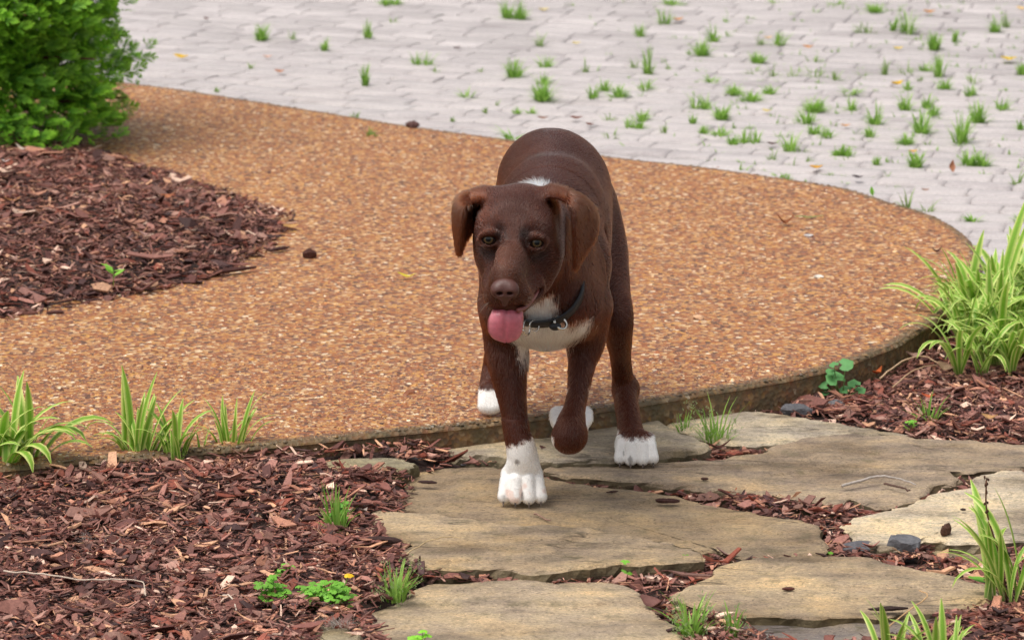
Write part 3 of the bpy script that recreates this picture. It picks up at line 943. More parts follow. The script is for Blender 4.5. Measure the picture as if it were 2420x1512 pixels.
FV, FF, FC, nb = [], [], [], 0
for i in range(330):
    u = 2265 + 300 * r_.beta(1.2, 1.1); v = r_.uniform(730, 860)
    bx, by = gp(u, v, 0.0)[:2] - root_xy[:2]
    me = LEAF_BANK[r_.integers(len(LEAF_BANK))][1]
    co = np.empty(len(me.vertices) * 3, np.float32); me.vertices.foreach_get("co", co); co = co.reshape(-1, 3)
    cc = np.empty(len(me.vertices) * 4, np.float32); me.color_attributes["Col"].data.foreach_get("color", cc); cc = cc.reshape(-1, 4)[:, :3]
    L = r_.uniform(0.10, 0.175)
    M = np.array(Euler((r_.normal(0, 0.1), r_.uniform(0, 0.4), r_.uniform(0, 6.28))).to_matrix())
    FV.append((co * (L, L * r_.uniform(1.0, 1.5), L)) @ M.T + (bx, by, 0)); FC.append(cc * r_.uniform(0.85, 1.1))
    FF.append(np.array([p_.vertices[:] for p_ in me.polygons]) + nb); nb += len(co)
tag(obj("leaf_mass", mesh_np("leaf_mass", np.concatenate(FV), np.concatenate(FF), m_strap, np.concatenate(FC)), big), kind="stuff")

# clump at the left edge
root_xy = gp(10, 1128, 0.012)
lv = fan(34, 0.035, (0.11, 0.19), np.random.default_rng(5), (0.5, 1.9), (0.0, 0.5), 1.3, 6)
lv += [(0.01, -0.01, 0.165, -0.25, 1.5, 0.35, 1.45), (0.015, 0.0, 0.15, -0.05, 1.7, 0.30, 1.4), (0.01, -0.02, 0.15, -0.75, 1.9, 0.35, 1.5), (0.0, -0.02, 0.14, -1.0, 2.0, 0.4, 1.5), (0.0, 0.02, 0.17, 0.3, 0.9, 0.25, 1.2),
       (-0.01, 0.0, 0.16, 1.2, 0.3, 0.1, 1.2), (0.01, 0.01, 0.165, 0.9, 0.25, 0.05, 1.2)]
lv = [(a, b_, L, yw, dr, ln, wd * 1.2) for a, b_, L, yw, dr, ln, wd in lv]
lily_clump(root_xy[0], root_xy[1], 0.012, "lilyturf clump with broad arching striped leaves cut off by the left edge of the photo", lv)
# three slim clumps in a row at the kerb
def slim(u, v, leaves, label):
    p = gp(u, v, 0.012)
    lv = [(a * 0.8, b_, L * 1.08, yw, dr * 1.25, ln * 0.6, wd * 1.25) for a, b_, L, yw, dr, ln, wd in leaves]
    q = np.random.default_rng(int(u))
    for a, b_, L, yw, dr, ln, wd in leaves + leaves:
        lv.append((a + q.normal(0, 0.006), b_ + q.normal(0, 0.006), L * q.uniform(0.6, 1.0), yw + q.normal(0, 0.7), dr * q.uniform(0.8, 1.6), ln * q.uniform(0.3, 0.9), wd * 1.15))
    lily_clump(p[0], p[1], 0.010, label, lv)
PI = math.pi
slim(316, 1112, [(0, 0, 0.155, 2.2, 0.30, 0.05, 1.0), (0.004, 0, 0.150, 0.6, 0.35, 0.10, 1.0), (-0.003, 0, 0.125, 2.9, 1.7, 0.25, 0.9), (0.0, 0.004, 0.105, 3.2, 1.9, 0.20, 0.9), (0.02, -0.002, 0.14, 0.3, 0.55, 0.28, 1.1),
                 (0.022, 0, 0.12, 0.1, 0.9, 0.28, 1.2), (0.018, 0.003, 0.11, 0.0, 1.5, 0.30, 1.1), (0.02, 0.0, 0.10, 2.8, 0.5, 0.2, 0.9), (0.018, 0, 0.12, 1.4, 0.5, 0.1, 1.0)],
     "tallest slim lilyturf shoot, second from left along the path edge")
slim(412, 1116, [(0, 0, 0.118, 2.7, 0.75, 0.12, 1.0), (0.0, 0.003, 0.118, 0.3, 0.8, 0.10, 1.0), (0.003, 0, 0.110, 1.2, 0.4, 0.02, 1.1), (-0.004, 0, 0.105, 3.3, 1.1, 0.15, 0.9), (0.012, 0.004, 0.10, 0.1, 0.6, 0.22, 1.0), (-0.01, 0.01, 0.105, 2.4, 0.6, 0.1, 0.9), (0.003, 0, 0.112, 4.6, 0.5, 0.05, 1.0)],
     "slim lilyturf shoot in the middle of the short row along the path edge")
slim(535, 1090, [(0, 0, 0.105, 2.8, 0.6, 0.12, 0.9), (0.0, 0, 0.10, 0.3, 1.2, 0.15, 1.0), (0.004, 0, 0.098, 1.2, 0.4, 0.02, 1.0), (-0.004, 0, 0.09, 3.3, 1.2, 0.2, 0.9), (0.018, 0.003, 0.115, 0.2, 0.5, 0.18, 0.8), (0.018, 0.0, 0.11, 1.0, 0.3, 0.10, 0.8), (0.02, 0.0, 0.10, 0.0, 0.8, 0.32, 0.7), (0.01, 0, 0.085, 4.7, 0.7, 0.1, 0.9)],
     "short slim lilyturf shoot nearest the dog in the row along the path edge")
# lower right clump on the mulch
root_xy = gp(2400, 1420, -0.005)
lv = fan(22, 0.022, (0.10, 0.19), np.random.default_rng(9), (0.2, 1.3), (0.0, 0.35), 1.1, 5)
lv += [(-0.005, -0.01, 0.14, 3.5, 1.9, 0.45, 1.3), (-0.005, 0, 0.13, 2.9, 1.3, 0.5, 0.8), (-0.01, 0, 0.13, 2.7, 1.0, 0.55, 0.7), (-0.01, 0.01, 0.14, 2.5, 0.8, 0.4, 0.7)]
rc = lily_clump(root_xy[0], root_xy[1], -0.005, "lilyturf clump at the lower right with a dry brown flower stalk", lv)
stP = catmull([(-0.012, 0, 0), (-0.022, 0.004, 0.06), (-0.042, 0.008, 0.125), (-0.044, 0.008, 0.172)], 4, False)
V_, F_ = tube(stP, np.linspace(0.0016, 0.0011, len(stP)), 6)
mbs = MB(); mbs.add(V_, F_, lin(112, 78, 58))
for k in range(22):
    p = stP[-1 - (k % 5)] + r_.normal(0, 0.0015, 3)
    V_, F_ = tube([p, p + (0.0, 0.0, 0.0022), p + (0.0, 0.0, 0.0040)], [0.0006, 0.0016, 0.0005], 5); mbs.add(V_, F_, np.array(lin(86, 60, 48)) * r_.uniform(0.7, 1.2))
obj("flower_stalk", mbs.mesh("flower_stalk", m_stem), rc)
# clump in front, only its tips in the picture
root_xy = gp(2175, 1610, -0.01)
lv = fan(34, 0.05, (0.075, 0.125), np.random.default_rng(19), (0.2, 1.2), (0.0, 0.55), 1.2, 7)
lily_clump(root_xy[0], root_xy[1], -0.012, "lilyturf in front of the purple grey ledge, only leaf tips showing at the bottom", lv)

# ---------------------------------------------------------------- evergreen shrub
def spray_mesh(r, size, full=True):
    """flat feathery branchlet: a mid twig with forward-leaning lobes, each of scale leaves"""
    mb = MB()
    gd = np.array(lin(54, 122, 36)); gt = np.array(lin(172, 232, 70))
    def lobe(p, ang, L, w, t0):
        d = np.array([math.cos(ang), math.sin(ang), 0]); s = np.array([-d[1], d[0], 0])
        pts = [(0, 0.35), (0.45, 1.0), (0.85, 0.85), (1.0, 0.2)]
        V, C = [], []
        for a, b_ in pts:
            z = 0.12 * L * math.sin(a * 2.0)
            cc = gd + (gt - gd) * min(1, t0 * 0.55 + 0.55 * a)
            V += [p + d * L * a - s * w * b_ * 0.5 + (0, 0, z - 0.1 * w), p + d * L * a + s * w * b_ * 0.5 + (0, 0, z + 0.1 * w)]
            C += [cc, cc * 1.06]
        F = [(i * 2, i * 2 + 1, i * 2 + 3, i * 2 + 2) for i in range(len(pts) - 1)]
        mb.add(V, F, np.array(C))
    n = 7 if full else 3
    for i in range(n):
        t = i / n
        p = np.array([t * 0.72 * size, 0.02 * size * math.sin(4 * t), 0.03 * size * t])
        for s in (-1, 1):
            lobe(p, s * (0.75 - 0.25 * t) + r.normal(0, 0.1), size * (0.46 - 0.20 * abs(t - 0.25)) * r.uniform(0.8, 1.15), size * (0.058 if full else 0.2), t)
    lobe(np.array([0.66 * size, 0, 0.03 * size]), r.normal(0, 0.08), size * 0.34, size * 0.10, 0.9)
    return mb
m_spray = vc_mat("evergreen_scale_leaf", rough=0.5, spec=0.35, nscale=350, namp=0.22, transl=0.38)
def shrub():
    r = np.random.default_rng(8)
    c2 = gp(-62, 330, 0.09)
    cx, cy = c2[0], c2[1] + 0.22
    z0 = float(island_h(np.array([cx]), np.array([cy]))[0])
    root = tag(empty("evergreen_shrub", (cx, cy, z0)), "feathery bright green evergreen shrub on the mulch island at the upper left", "shrub")
    # trunk and limbs
    mb = MB()
    V, F = tube(catmull([(0, 0, -0.02), (0.01, 0, 0.2), (-0.01, 0.01, 0.5), (0, 0, 0.85)], 4, False), np.linspace(0.022, 0.006, 13), 7)
    mb.add(V, F, lin(92, 66, 50))
    for k in range(34):
        z = 0.03 + 0.75 * k / 34; a = k * 2.4
        Rr = 0.36 * math.sqrt(max(0.05, 1 - (z / 0.98) ** 2)) * 0.85
        p = [(0, 0, z), (math.cos(a) * Rr * 0.5, math.sin(a) * Rr * 0.5, z + 0.04), (math.cos(a) * Rr, math.sin(a) * Rr, z + 0.05)]
        V, F = tube(catmull(p, 3, False), np.linspace(0.006, 0.002, 7), 5); mb.add(V, F, lin(92, 66, 50))
    obj("trunk", mb.mesh("trunk", m_stem), root)
    bank = [spray_mesh(r, 0.056) for _ in range(8)]
    bank_me = [b_.mesh("spray", m_spray) for b_ in bank]
    bankV = [(np.concatenate(b_.V), b_.F, np.concatenate(b_.C)) for b_ in bank]
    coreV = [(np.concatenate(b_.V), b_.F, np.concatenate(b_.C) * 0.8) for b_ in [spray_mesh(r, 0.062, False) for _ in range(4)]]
    items = []
    for i in range(14800):
        z = r.uniform(0.0, 1.0) ** 0.9 * 0.98
        a = r.uniform(0, 2 * math.pi)
        prof = 0.278 * (min(1.0, 0.95 + z * 0.4) if z < 0.13 else math.sqrt(max(0.0, 1 - ((z - 0.13) / 0.87) ** 2)))
        lump = 0.62 + 0.70 * float(vnoise(math.cos(a) * 2.3 + 7, math.sin(a) * 2.3 + 3, z * 6.5))
        f = 1 - abs(r.normal(0, 0.13)) if r.random() < 0.8 else min(1.14, 1 + abs(r.normal(0, 0.09)))
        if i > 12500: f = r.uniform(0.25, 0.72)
        out_of_sight = z > 0.52 or math.cos(a) * 0.3 < -0.16 or math.sin(a) > 0.55
        if out_of_sight and r.random() < 0.62: continue
        rad = prof * lump * f
        p = np.array([math.cos(a) * rad, math.sin(a) * rad, z + 0.005])
        tg = r.choice([-1.0, 1.0]) * r.uniform(0.1, 1.0)
        o = np.array([math.cos(a) * 0.7 - math.sin(a) * tg, math.sin(a) * 0.7 + math.cos(a) * tg, 0.12]) + r.normal(0, 0.25, 3)
        o /= np.linalg.norm(o)
        s = r.uniform(0.45, 0.9) * (1.45 if out_of_sight else 1.0)
        items.append((p, o, s, f, np.array([math.cos(a), math.sin(a), 0.75]) + r.normal(0, 0.35, 3)))
    # those nearest the path side show largest
    def score(it):
        return -it[0][1] + 0.5 * it[0][0] + 0.6 * it[3] - 1.2 * max(0, it[0][2] - 0.42)
    items.sort(key=score, reverse=True)
    mbV, mbF, mbC, nb = [], [], [], 0
    for i, (p, o, s, f, upv) in enumerate(items):
        X = Vector(o); up = Vector(upv)
        Y = up.cross(X).normalized(); Zv = X.cross(Y)
        M = Matrix((X, Y, Zv)).transposed()
        j = int(r.integers(8))
        if i < 280:
            o_ = obj("spray", bank_me[j], root, p - o * 0.03, M.to_euler(), s)
        else:
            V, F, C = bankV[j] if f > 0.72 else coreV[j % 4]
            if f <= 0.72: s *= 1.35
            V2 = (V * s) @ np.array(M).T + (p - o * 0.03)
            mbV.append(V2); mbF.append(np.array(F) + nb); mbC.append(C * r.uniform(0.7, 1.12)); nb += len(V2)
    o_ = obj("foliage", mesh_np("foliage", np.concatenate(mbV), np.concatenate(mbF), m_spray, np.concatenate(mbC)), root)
    tag(o_, kind="stuff")
shrub()

# ---------------------------------------------------------------- grass tufts
G1, G2 = np.array(lin(122, 170, 62)), np.array(lin(176, 214, 108))
def blades(mb, n, width, height, r, col=None, seeds=False, spread=0.5):
    for i in range(n):
        a = r.uniform(0, 2 * math.pi); rr = width * spread * math.sqrt(r.random()) * 0.7
        b0 = np.array([math.cos(a) * rr, math.sin(a) * rr, -0.004])
        H = height * (r.uniform(0.4, 0.95) if r.random() < 0.65 else r.uniform(0.95, 1.6))
        lean = np.array([math.cos(a), math.sin(a), 0]) * width * r.uniform(0.1, 0.75) + r.normal(0, width * 0.12, 3) * (1, 1, 0)
        t = np.linspace(0, 1, 5)[:, None]
        P = b0 + lean * t ** 1.8 + np.array([0, 0, H]) * (t - 0.18 * t * t)
        w = 0.0036 * r.uniform(0.7, 1.3) * np.array([0.8, 1, 0.85, 0.55, 0.08])
        sd = np.array([-math.sin(a + r.normal(0, 0.7)), math.cos(a), 0]); sd /= np.linalg.norm(sd)
        c = G1 + (G2 - G1) * r.random() if col is None else np.array(col) * r.uniform(0.8, 1.2)
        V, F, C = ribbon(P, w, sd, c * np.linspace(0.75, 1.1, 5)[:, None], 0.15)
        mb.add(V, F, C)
        if seeds and r.random() < 0.30:
            for k in range(10):
                q = P[-1] + np.array([r.normal(0, 0.005), r.normal(0, 0.005), -0.03 * r.random() + 0.004])
                V, F, C = ribbon([q, q + np.array([r.normal(0, 0.002), 0, 0.002]), q + np.array([r.normal(0, 0.003), 0, 0.0045])], [0.0006, 0.0018, 0.0004], (1, 0, 0), lin(178, 196, 140))
                mb.add(V, F, C)

# (u, v of the foot, width, height as seen, thickness class 0 sparse .. 2 dense)
TUFTS = [(618,93,28,32,2),(692,93,22,24,0),(767,118,22,28,1),(869,90,18,38,1),(592,160,16,18,0),(864,203,18,44,1),(997,152,60,28,1),(1029,170,16,14,0),(922,10,52,20,2),(512,214,12,14,0),(839,275,20,16,0),
 (968,229,14,6,0),(930,54,26,14,0),(1214,45,62,38,2),(1275,106,36,34,0),(1130,168,22,14,0),(1216,182,40,38,2),(1288,158,34,26,1),(1283,195,32,26,1),(1282,235,46,38,2),(1384,170,16,30,0),(1102,230,34,22,1),
 (1149,267,18,20,0),(1173,250,16,16,0),(1221,267,18,16,1),(1256,267,18,16,1),(1069,282,12,12,0),(1402,230,26,34,1),(1430,213,28,28,1),(1464,229,38,28,2),(1525,210,34,26,1),(1533,173,28,54,1),(1512,85,26,28,1),
 (1570,56,34,38,1),(1586,11,40,18,2),(1658,130,40,34,2),(1685,99,28,40,1),(1682,192,30,18,1),(1579,163,12,18,0),(1656,256,62,34,1),(1733,221,34,22,2),(1706,278,34,28,2),(1701,320,34,22,2),(1662,315,18,22,1),
 (1637,293,18,26,1),(1570,314,18,30,0),(1499,301,54,32,1),(1518,282,32,26,1),(1442,282,40,20,0),(1442,323,30,20,0),(1733,339,26,20,1),(1835,5,38,10,1),(1980,11,30,14,1),(2068,27,40,22,2),(2041,75,52,24,0),
 (2110,74,16,32,1),(2145,77,44,40,1),(2168,93,30,16,0),(2208,118,28,36,2),(2256,99,14,26,1),(1841,106,38,30,1),(1790,147,34,24,2),(1796,106,20,24,0),(1923,144,40,28,0),(1780,170,36,18,0),(1828,179,26,30,0),
 (1870,179,40,20,0),(1921,179,42,24,0),(1972,189,36,28,0),(2038,179,26,16,0),(2091,176,22,40,0),(2144,173,36,28,0),(2187,166,36,24,1),(2219,179,32,48,1),(2232,211,28,28,2),(2174,189,16,18,0),(2299,192,42,24,0),
 (2292,224,28,28,1),(2144,211,20,20,1),(1774,237,42,24,2),(1819,221,26,20,2),(1924,261,46,28,2),(2011,221,42,20,1),(2011,259,32,30,1),(2139,256,36,34,1),(2190,253,26,32,1),(2206,272,26,24,2),(2312,288,36,42,2),
 (2366,259,42,30,1),(2411,307,14,26,1),(1905,288,48,30,1),(1924,315,28,22,2),(1956,322,28,26,1),(2068,294,42,46,1),(2056,323,28,26,1),(2177,314,42,42,2),(2140,339,36,26,2),(2270,336,46,58,1),(1867,355,42,40,1),
 (1990,368,52,26,2),(1771,336,58,30,1),(1731,339,20,18,1),(1825,378,20,26,0),(1908,381,20,18,0),(2164,394,32,36,2),(2072,391,16,24,1),(2305,389,76,32,2),(2401,432,30,36,0),(1841,412,32,10,1),(2105,439,32,10,0),
 (2145,492,40,42,0),(2190,495,34,26,0),(2062,493,54,12,0),(2299,517,34,16,1),(2411,517,34,20,1),(2350,74,28,32,1),(2379,64,26,40,0),(2414,173,22,30,1),(1350,12,20,10,0),(1500,160,20,24,0)]
TUFT_OWN = {(618,93): "isolated small grass tuft on the pavers, leftmost thick one near the shrub", (1214,45): "wide bushy grass tuft standing alone high above the dog's back", (922,10): "grass tuft cut off by the top edge, left of the dog's back",
 (864,203): "tall narrow grass tuft on the pavers, left of the dog's ears above the tan path", (997,152): "broad low grass tuft on the pavers left above the dog's back", (1216,182): "round thick grass tuft straight above the dog's rump",
 (2305,389): "long grass tuft running along a paver joint at the right, above the striped plant", (2270,336): "tallest feathery grass tuft near the right edge of the pavers", (1990,368): "wide low thick grass tuft on the last pavers before the tan path",
 (2164,394): "grass tuft with a yellow leaf lying on it, near the path's rounded end", (2177,314): "thick upright grass tuft with many blades at the right of the pavers", (2401,432): "thin grass blades at the right edge just above the big striped plant",
 (1841,412): "flat grass tuft on the border between pavers and tan path", (2145,492): "wispy grass at the border of the path's rounded end and the pavers", (1656,256): "wide grass tuft on the pavers right above the dog's shoulder side",
 (1570,56): "thick grass tuft beside a curled orange leaf near the top edge", (1867,355): "double grass tuft stepping down two joints close to the tan path"}
LANDMARKS = {(618,93): "the isolated thick tuft near the shrub", (1214,45): "the wide bushy tuft above the dog's back", (2120,202): "the largest yellow leaf", (2123,118): "the small pale yellow leaf",
 (1910,115): "the small orange leaf in sparse grass", (2384,144): "the yellow leaf near the right edge", (2196,32): "the orange leaf near the top edge", (1929,400): "the orange yellow leaf by the path",
 (1812,266): "the pale leaf on the right pavers", (1602,50): "the curled orange leaf near the top", (2251,410): "the upright brown leaf", (1362,283): "the reddish brown leaf by the dog's rump",
 (1216,182): "the round thick tuft above the dog's rump", (997,152): "the broad low tuft left of the dog's back", (2305,389): "the long tuft running along a joint", (2177,314): "the thick upright many bladed tuft",
 (2270,336): "the tallest feathery tuft", (1990,368): "the wide low tuft by the path", (1867,355): "the double stepped tuft", (1656,256): "the wide tuft right of the dog's back", (661,173): "the orange brown leaf on the left pavers",
 (429,139): "the bright yellow leaf by the shrub"}
def tuft_labels():
    groups = {}
    for (u, v, w, h, cl) in TUFTS:
        if (u, v) in TUFT_OWN: continue
        k, d = min(((k, math.hypot(u - k[0], 1.6 * (v - k[1]))) for k in LANDMARKS), key=lambda t: t[1])
        ang = math.degrees(math.atan2(-(v - k[1]) * 1.6, u - k[0])) % 360
        name = ["right of", "above right of", "above", "above left of", "left of", "below left of", "below", "below right of"][int(((ang + 22.5) % 360) // 45)]
        groups.setdefault((k, name), []).append((d, (u, v), cl))
    lab = {}
    for (k, name), L in groups.items():
        L.sort()
        for i, (d, uv, cl) in enumerate(L):
            nth = "" if len(L) == 1 else ["nearest ", "second ", "third ", "fourth ", "fifth ", "sixth "][i]
            lab[uv] = nth + ["pale", "green", "thick green"][cl] + " grass tuft " + name + " " + LANDMARKS[k]
    return lab
TUFT_LAB = tuft_labels()
r_g = np.random.default_rng(55)
for (u, v, w, h, cl) in TUFTS:
    p = gp(u, v, Z_PAVE); px = FPX / (np.linalg.norm(p - CAM))
    mb = MB()
    n = {0: 16, 1: 42, 2: 90}[cl]
    if w > 45: n = int(n * 1.5)
    W_, H_ = w / px * 1.05, h / px * 1.2
    sub = max(1, int(round(w / 34)))
    for s in range(sub):
        m2 = MB(); blades(m2, max(4, n // sub), W_ / sub, H_ * 0.97, r_g, None if cl else np.array(lin(150, 178, 104)))
        off = np.array([(s - (sub - 1) / 2) * W_ / sub * 0.8, -(s - (sub - 1) / 2) * W_ / sub * 0.3, 0])
        mb.V += [V + off for V in m2.V]; mb.C += m2.C
        mb.F += [[i + mb.n for i in f] for f in m2.F]; mb.n += m2.n
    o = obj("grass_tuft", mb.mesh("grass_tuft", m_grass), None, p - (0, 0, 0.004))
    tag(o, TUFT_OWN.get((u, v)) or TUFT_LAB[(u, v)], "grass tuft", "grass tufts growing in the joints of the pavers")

def tuft_at(u, v, z, w, h, n, label, seeds=False, col=None, name="grass_tuft", group=None):
    p = gp(u, v, z); px = FPX / (np.linalg.norm(p - CAM)); mb = MB()
    blades(mb, n, w / px, h / px, r_g, col, seeds)
    return tag(obj(name, mb.mesh(name, m_grass), None, p), label, "grass tuft" if "grass" in name else "weed", group)
wm = MB(); r_w = np.random.default_rng(91)
for i in range(520):
    u = 1380 + 1060 * r_w.beta(1.6, 1.1); v = r_w.uniform(8, 420)
    p = gp(u, v, Z_PAVE)
    if sd_poly(WALK, p[:1], p[1:2])[0] < 0.02: continue
    cc = p[1] + 0.42 * p[0] - 0.085 * p[0] ** 2
    step = 0.078 / math.cos(0.35); kk = round((cc + 0.6 - step / 2) / step)
    p[1] += (-0.6 + step / 2 + kk * step) - cc
    m2 = MB(); blades(m2, int(r_w.integers(2, 7)), r_w.uniform(0.010, 0.034), r_w.uniform(0.006, 0.020), r_w, np.array(lin(150, 184, 104)))
    for V in m2.V: V += p - (0, 0, 0.005)
    wm.V += m2.V; wm.C += m2.C; wm.F += [[j + wm.n for j in f] for f in m2.F]; wm.n += m2.n
tag(obj("weeds", wm.mesh("weeds", m_grass)), "thin pale seedling grass scattered along the joints of the pavers", "weeds", kind="stuff")
GG = "grass weeds among the flagstones and mulch"
tuft_at(795, 1252, 0.012, 70, 105, 34, "bright green grass tuft in the left mulch beside the middle flagstone", group=GG)
tuft_at(935, 1412, 0.0, 70, 85, 46, "seeding grass tuft behind the front flagstone's left corner", True, group=GG)
tuft_at(1692, 1054, -0.012, 80, 100, 46, "seeding grass tuft in the gap between pale strip and largest flagstone", True, group=GG)
tuft_at(1616, 1030, -0.012, 50, 55, 16, "small grass and weed sprig left of the seeding tuft by the pale strip", True, group=GG)
tuft_at(2196, 990, 0.002, 60, 55, 24, "grass tuft alone in the right mulch bed below the big striped plant", group=GG)
tuft_at(1636, 1496, -0.012, 84, 85, 56, "grass tuft in the gap between the two front flagstones, left one", True, group=GG)
tuft_at(1730, 1506, -0.012, 44, 75, 26, "thin grass tuft against the face of the front right flagstone", True, group=GG)
tuft_at(476, 1096, 0.015, 34, 90, 16, "fine grass blades between two striped shoots at the path edge", group=GG)
tuft_at(2150, 1012, 0.0, 30, 35, 6, "single grass blades at the edge of the right mulch bed", group=GG)
tuft_at(1212, 326, Z_WALK, 60, 24, 22, "flat bright weed on the path border behind the dog's rump", col=lin(140, 190, 70), group=GG)
tuft_at(875, 320, Z_WALK, 44, 18, 20, "low grass tuft lying on the far border of the tan path, left of the dog", col=lin(128, 150, 70), group=GG)

# ---------------------------------------------------------------- clover and other small weeds
def disc_leaf(mb, c, nrm, rad, r, col, notch=False):
    nrm = np.asarray(nrm, float); nrm /= np.linalg.norm(nrm)
    a = np.cross(nrm, [0, 1, 0.2]); a /= np.linalg.norm(a); b_ = np.cross(nrm, a)
    V, C = [c], [np.array(col) * 1.1]
    k = 10; ph = r.uniform(0, 6.28)
    for i in range(k):
        t = ph + 2 * math.pi * i / k
        q = rad * (1 + 0.08 * r.normal())
        if notch and i == 0: q *= 0.35
        V.append(c + (a * math.cos(t) + b_ * math.sin(t)) * q - nrm * rad * 0.12 * (i % 2)); C.append(np.array(col))
    F = [(0, 1 + i, 1 + (i + 1) % k) for i in range(k)]
    mb.add(V, F, np.array(C))

def clover(u, v, z, w, h, n, label, col=(124, 184, 62), flower=False, name="clover", cat="weed"):
    p = gp(u, v, z); px = FPX / np.linalg.norm(p - CAM); r = np.random.default_rng(int(u))
    root = tag(empty(name, p), label, cat, "small leafy weeds among the stones and mulch")
    st = MB(); W_, H_ = w / px, h / px
    base = np.array(lin(*col))
    for i in range(n):
        a = r.uniform(0, 6.28); rr = math.sqrt(r.random()) * W_ * 0.5
        top = np.array([math.cos(a) * rr, math.sin(a) * rr * 0.8, H_ * (0.35 + 0.65 * r.random()) * (1 - 0.5 * (rr / (W_ * 0.5)) ** 2)])
        V, F = tube([np.array([top[0] * 0.3, top[1] * 0.3, -0.004]), top * (0.75, 0.75, 0.6), top], [0.0008, 0.0007, 0.0005], 4); st.add(V, F, base * 0.8)
        mb = MB()
        t0 = r.uniform(0, 6.28); c = base * r.uniform(0.75, 1.2)
        for k in range(3):
            t = t0 + k * 2.094
            rad = r.uniform(0.0030, 0.0050)
            disc_leaf(mb, top + np.array([math.cos(t), math.sin(t), 0.05]) * rad * 0.95, (math.cos(t) * 0.3, math.sin(t) * 0.3 - 0.25, 1), rad, r, c, True)
        obj("leaf", mb.mesh("leaf", m_round), root)
    obj("stem", st.mesh("stem", m_round), root)
    if flower:
        mb = MB(); top = np.array([0.032, 0.0, H_ * 1.0])
        V, F = tube([np.array([0.01, 0, 0]), top], [0.0008, 0.0006], 4); mb.add(V, F, base * 0.8)
        for k in range(5):
            t = k * 1.2566; disc_leaf(mb, top + np.array([math.cos(t) * 0.0035, math.sin(t) * 0.0035, 0.001]), (math.cos(t) * 0.5, math.sin(t) * 0.5 - 0.3, 1), 0.0038, r, lin(250, 205, 30))
        obj("flower", mb.mesh("flower", m_round), root)
    return root
clover(770, 1440, 0.004, 140, 84, 90, "leafy clover patch with a yellow flower in front of the left mulch", flower=True)
clover(642, 1428, 0.010, 76, 80, 36, "smaller clover patch left of the flowering one")
clover(672, 1362, 0.010, 50, 34, 14, "low clover sprig just behind the flowering clover patch")
clover(800, 1240, 0.012, 60, 80, 10, "round clover leaves mixed with the grass tuft in the left mulch", (112, 172, 60))
clover(1480, 1366, -0.02, 60, 45, 8, "clover sprig at the foot of the olive stone face, leftmost")
clover(1545, 1350, -0.02, 46, 28, 6, "tiny clover sprig between two others under the olive stone face")
clover(1620, 1342, -0.02, 44, 38, 7, "clover sprig under the rounded right end of the front stone layer")
clover(995, 1512, -0.002, 46, 24, 6, "bright green sprig on the front flagstone at the bottom edge", (140, 205, 60))
clover(1955, 1316, -0.02, 26, 16, 4, "tiny green sprig at the right tip of the broad middle flagstone")
clover(2155, 1012, 0.0, 22, 26, 3, "tiny clover seedling at the edge of the right mulch bed")

def round_weed():
    p = gp(1992, 935, 0.004); r = np.random.default_rng(4)
    root = tag(empty("round_leaf_weed", p), "blue green weed with scalloped round leaves leaning on the path's side", "weed", "small leafy weeds among the stones and mulch")
    for (dx, dz, rad, ny) in ((0.004, 0.052, 0.015, -0.55), (-0.012, 0.028, 0.0165, -0.8), (0.020, 0.018, 0.011, -0.5), (-0.03, 0.016, 0.010, -0.6), (0.006, 0.008, 0.011, -0.4), (0.03, 0.006, 0.010, -0.5), (-0.016, 0.052, 0.008, -0.4), (-0.03, 0.004, 0.010, -0.5), (-0.02, 0.040, 0.009, -0.4)):
        mb = MB()
        top = np.array([dx, 0.02 - dz * 0.2, dz])
        V, F = tube([np.array([dx * 0.3, 0.015, -0.004]), top], [0.001, 0.0008], 5); mb.add(V, F, lin(120, 160, 90))
        disc_leaf(mb, top + (0, -0.002, 0), (r.normal(0, 0.2), ny, 1), rad, r, np.array(lin(104, 164, 96)) * r.uniform(0.85, 1.15), True)
        obj("leaf", mb.mesh("leaf", m_round), root)
round_weed()

def broad_leaf(L, Wd, col, curl=0.2, vein=True, r=None):
    """flat pointed leaf along +X, with midrib fold"""
    n = 9; t = np.linspace(0, 1, n)
    P = np.stack([t * L, 0.06 * L * np.sin(t * 3), curl * L * (t - 0.5) ** 2], 1)
    w = Wd * np.sin(np.pi * np.clip(t, 0.02, 0.985) ** 0.85)
    V, F, C = ribbon(P, w, (0, 1, 0), np.array(col), 0.12)
    C = np.tile(np.array(col), (len(V), 1)); C[1::3] *= 0.88
    return V, F, C

def seedling(u, v, z, label, cols, size):
    p = gp(u, v, z); root = tag(empty("seedling", p), label, "weed", "small leafy weeds among the stones and mulch")
    mb = MB(); V, F = tube([(0, 0, -0.003), (0.001, 0, size * 0.5), (0, 0, size * 0.8)], [0.001, 0.0009, 0.0007], 5); mb.add(V, F, lin(140, 180, 90)); obj("stem", mb.mesh("stem", m_round), root)
    for k, (yaw, pit) in enumerate(cols):
        mb = MB(); V, F, C = broad_leaf(size * 0.72, size * 0.40, lin(140, 205, 70)); mb.add(V, F, C)
        obj("leaf", mb.mesh("leaf", m_round), root, (0, 0, size * (0.35 + 0.15 * k)), (0, pit, yaw))
seedling(268, 672, 0.112, "yellow green seedling alone on the dark island mulch", [(0.4, -0.5), (2.4, -0.7), (-0.6, -0.2), (3.4, -0.4)], 0.036)
seedling(2062, 470, Z_PAVE, "single upright green leaf sprout on the pavers at the path border", [(1.7, -1.3), (2.0, -1.2)], 0.022)
seedling(2330, 1400, 0.0, "toothed green leaf lying under the lower right striped clump", [(2.9, -0.3), (3.3, -0.1)], 0.040)
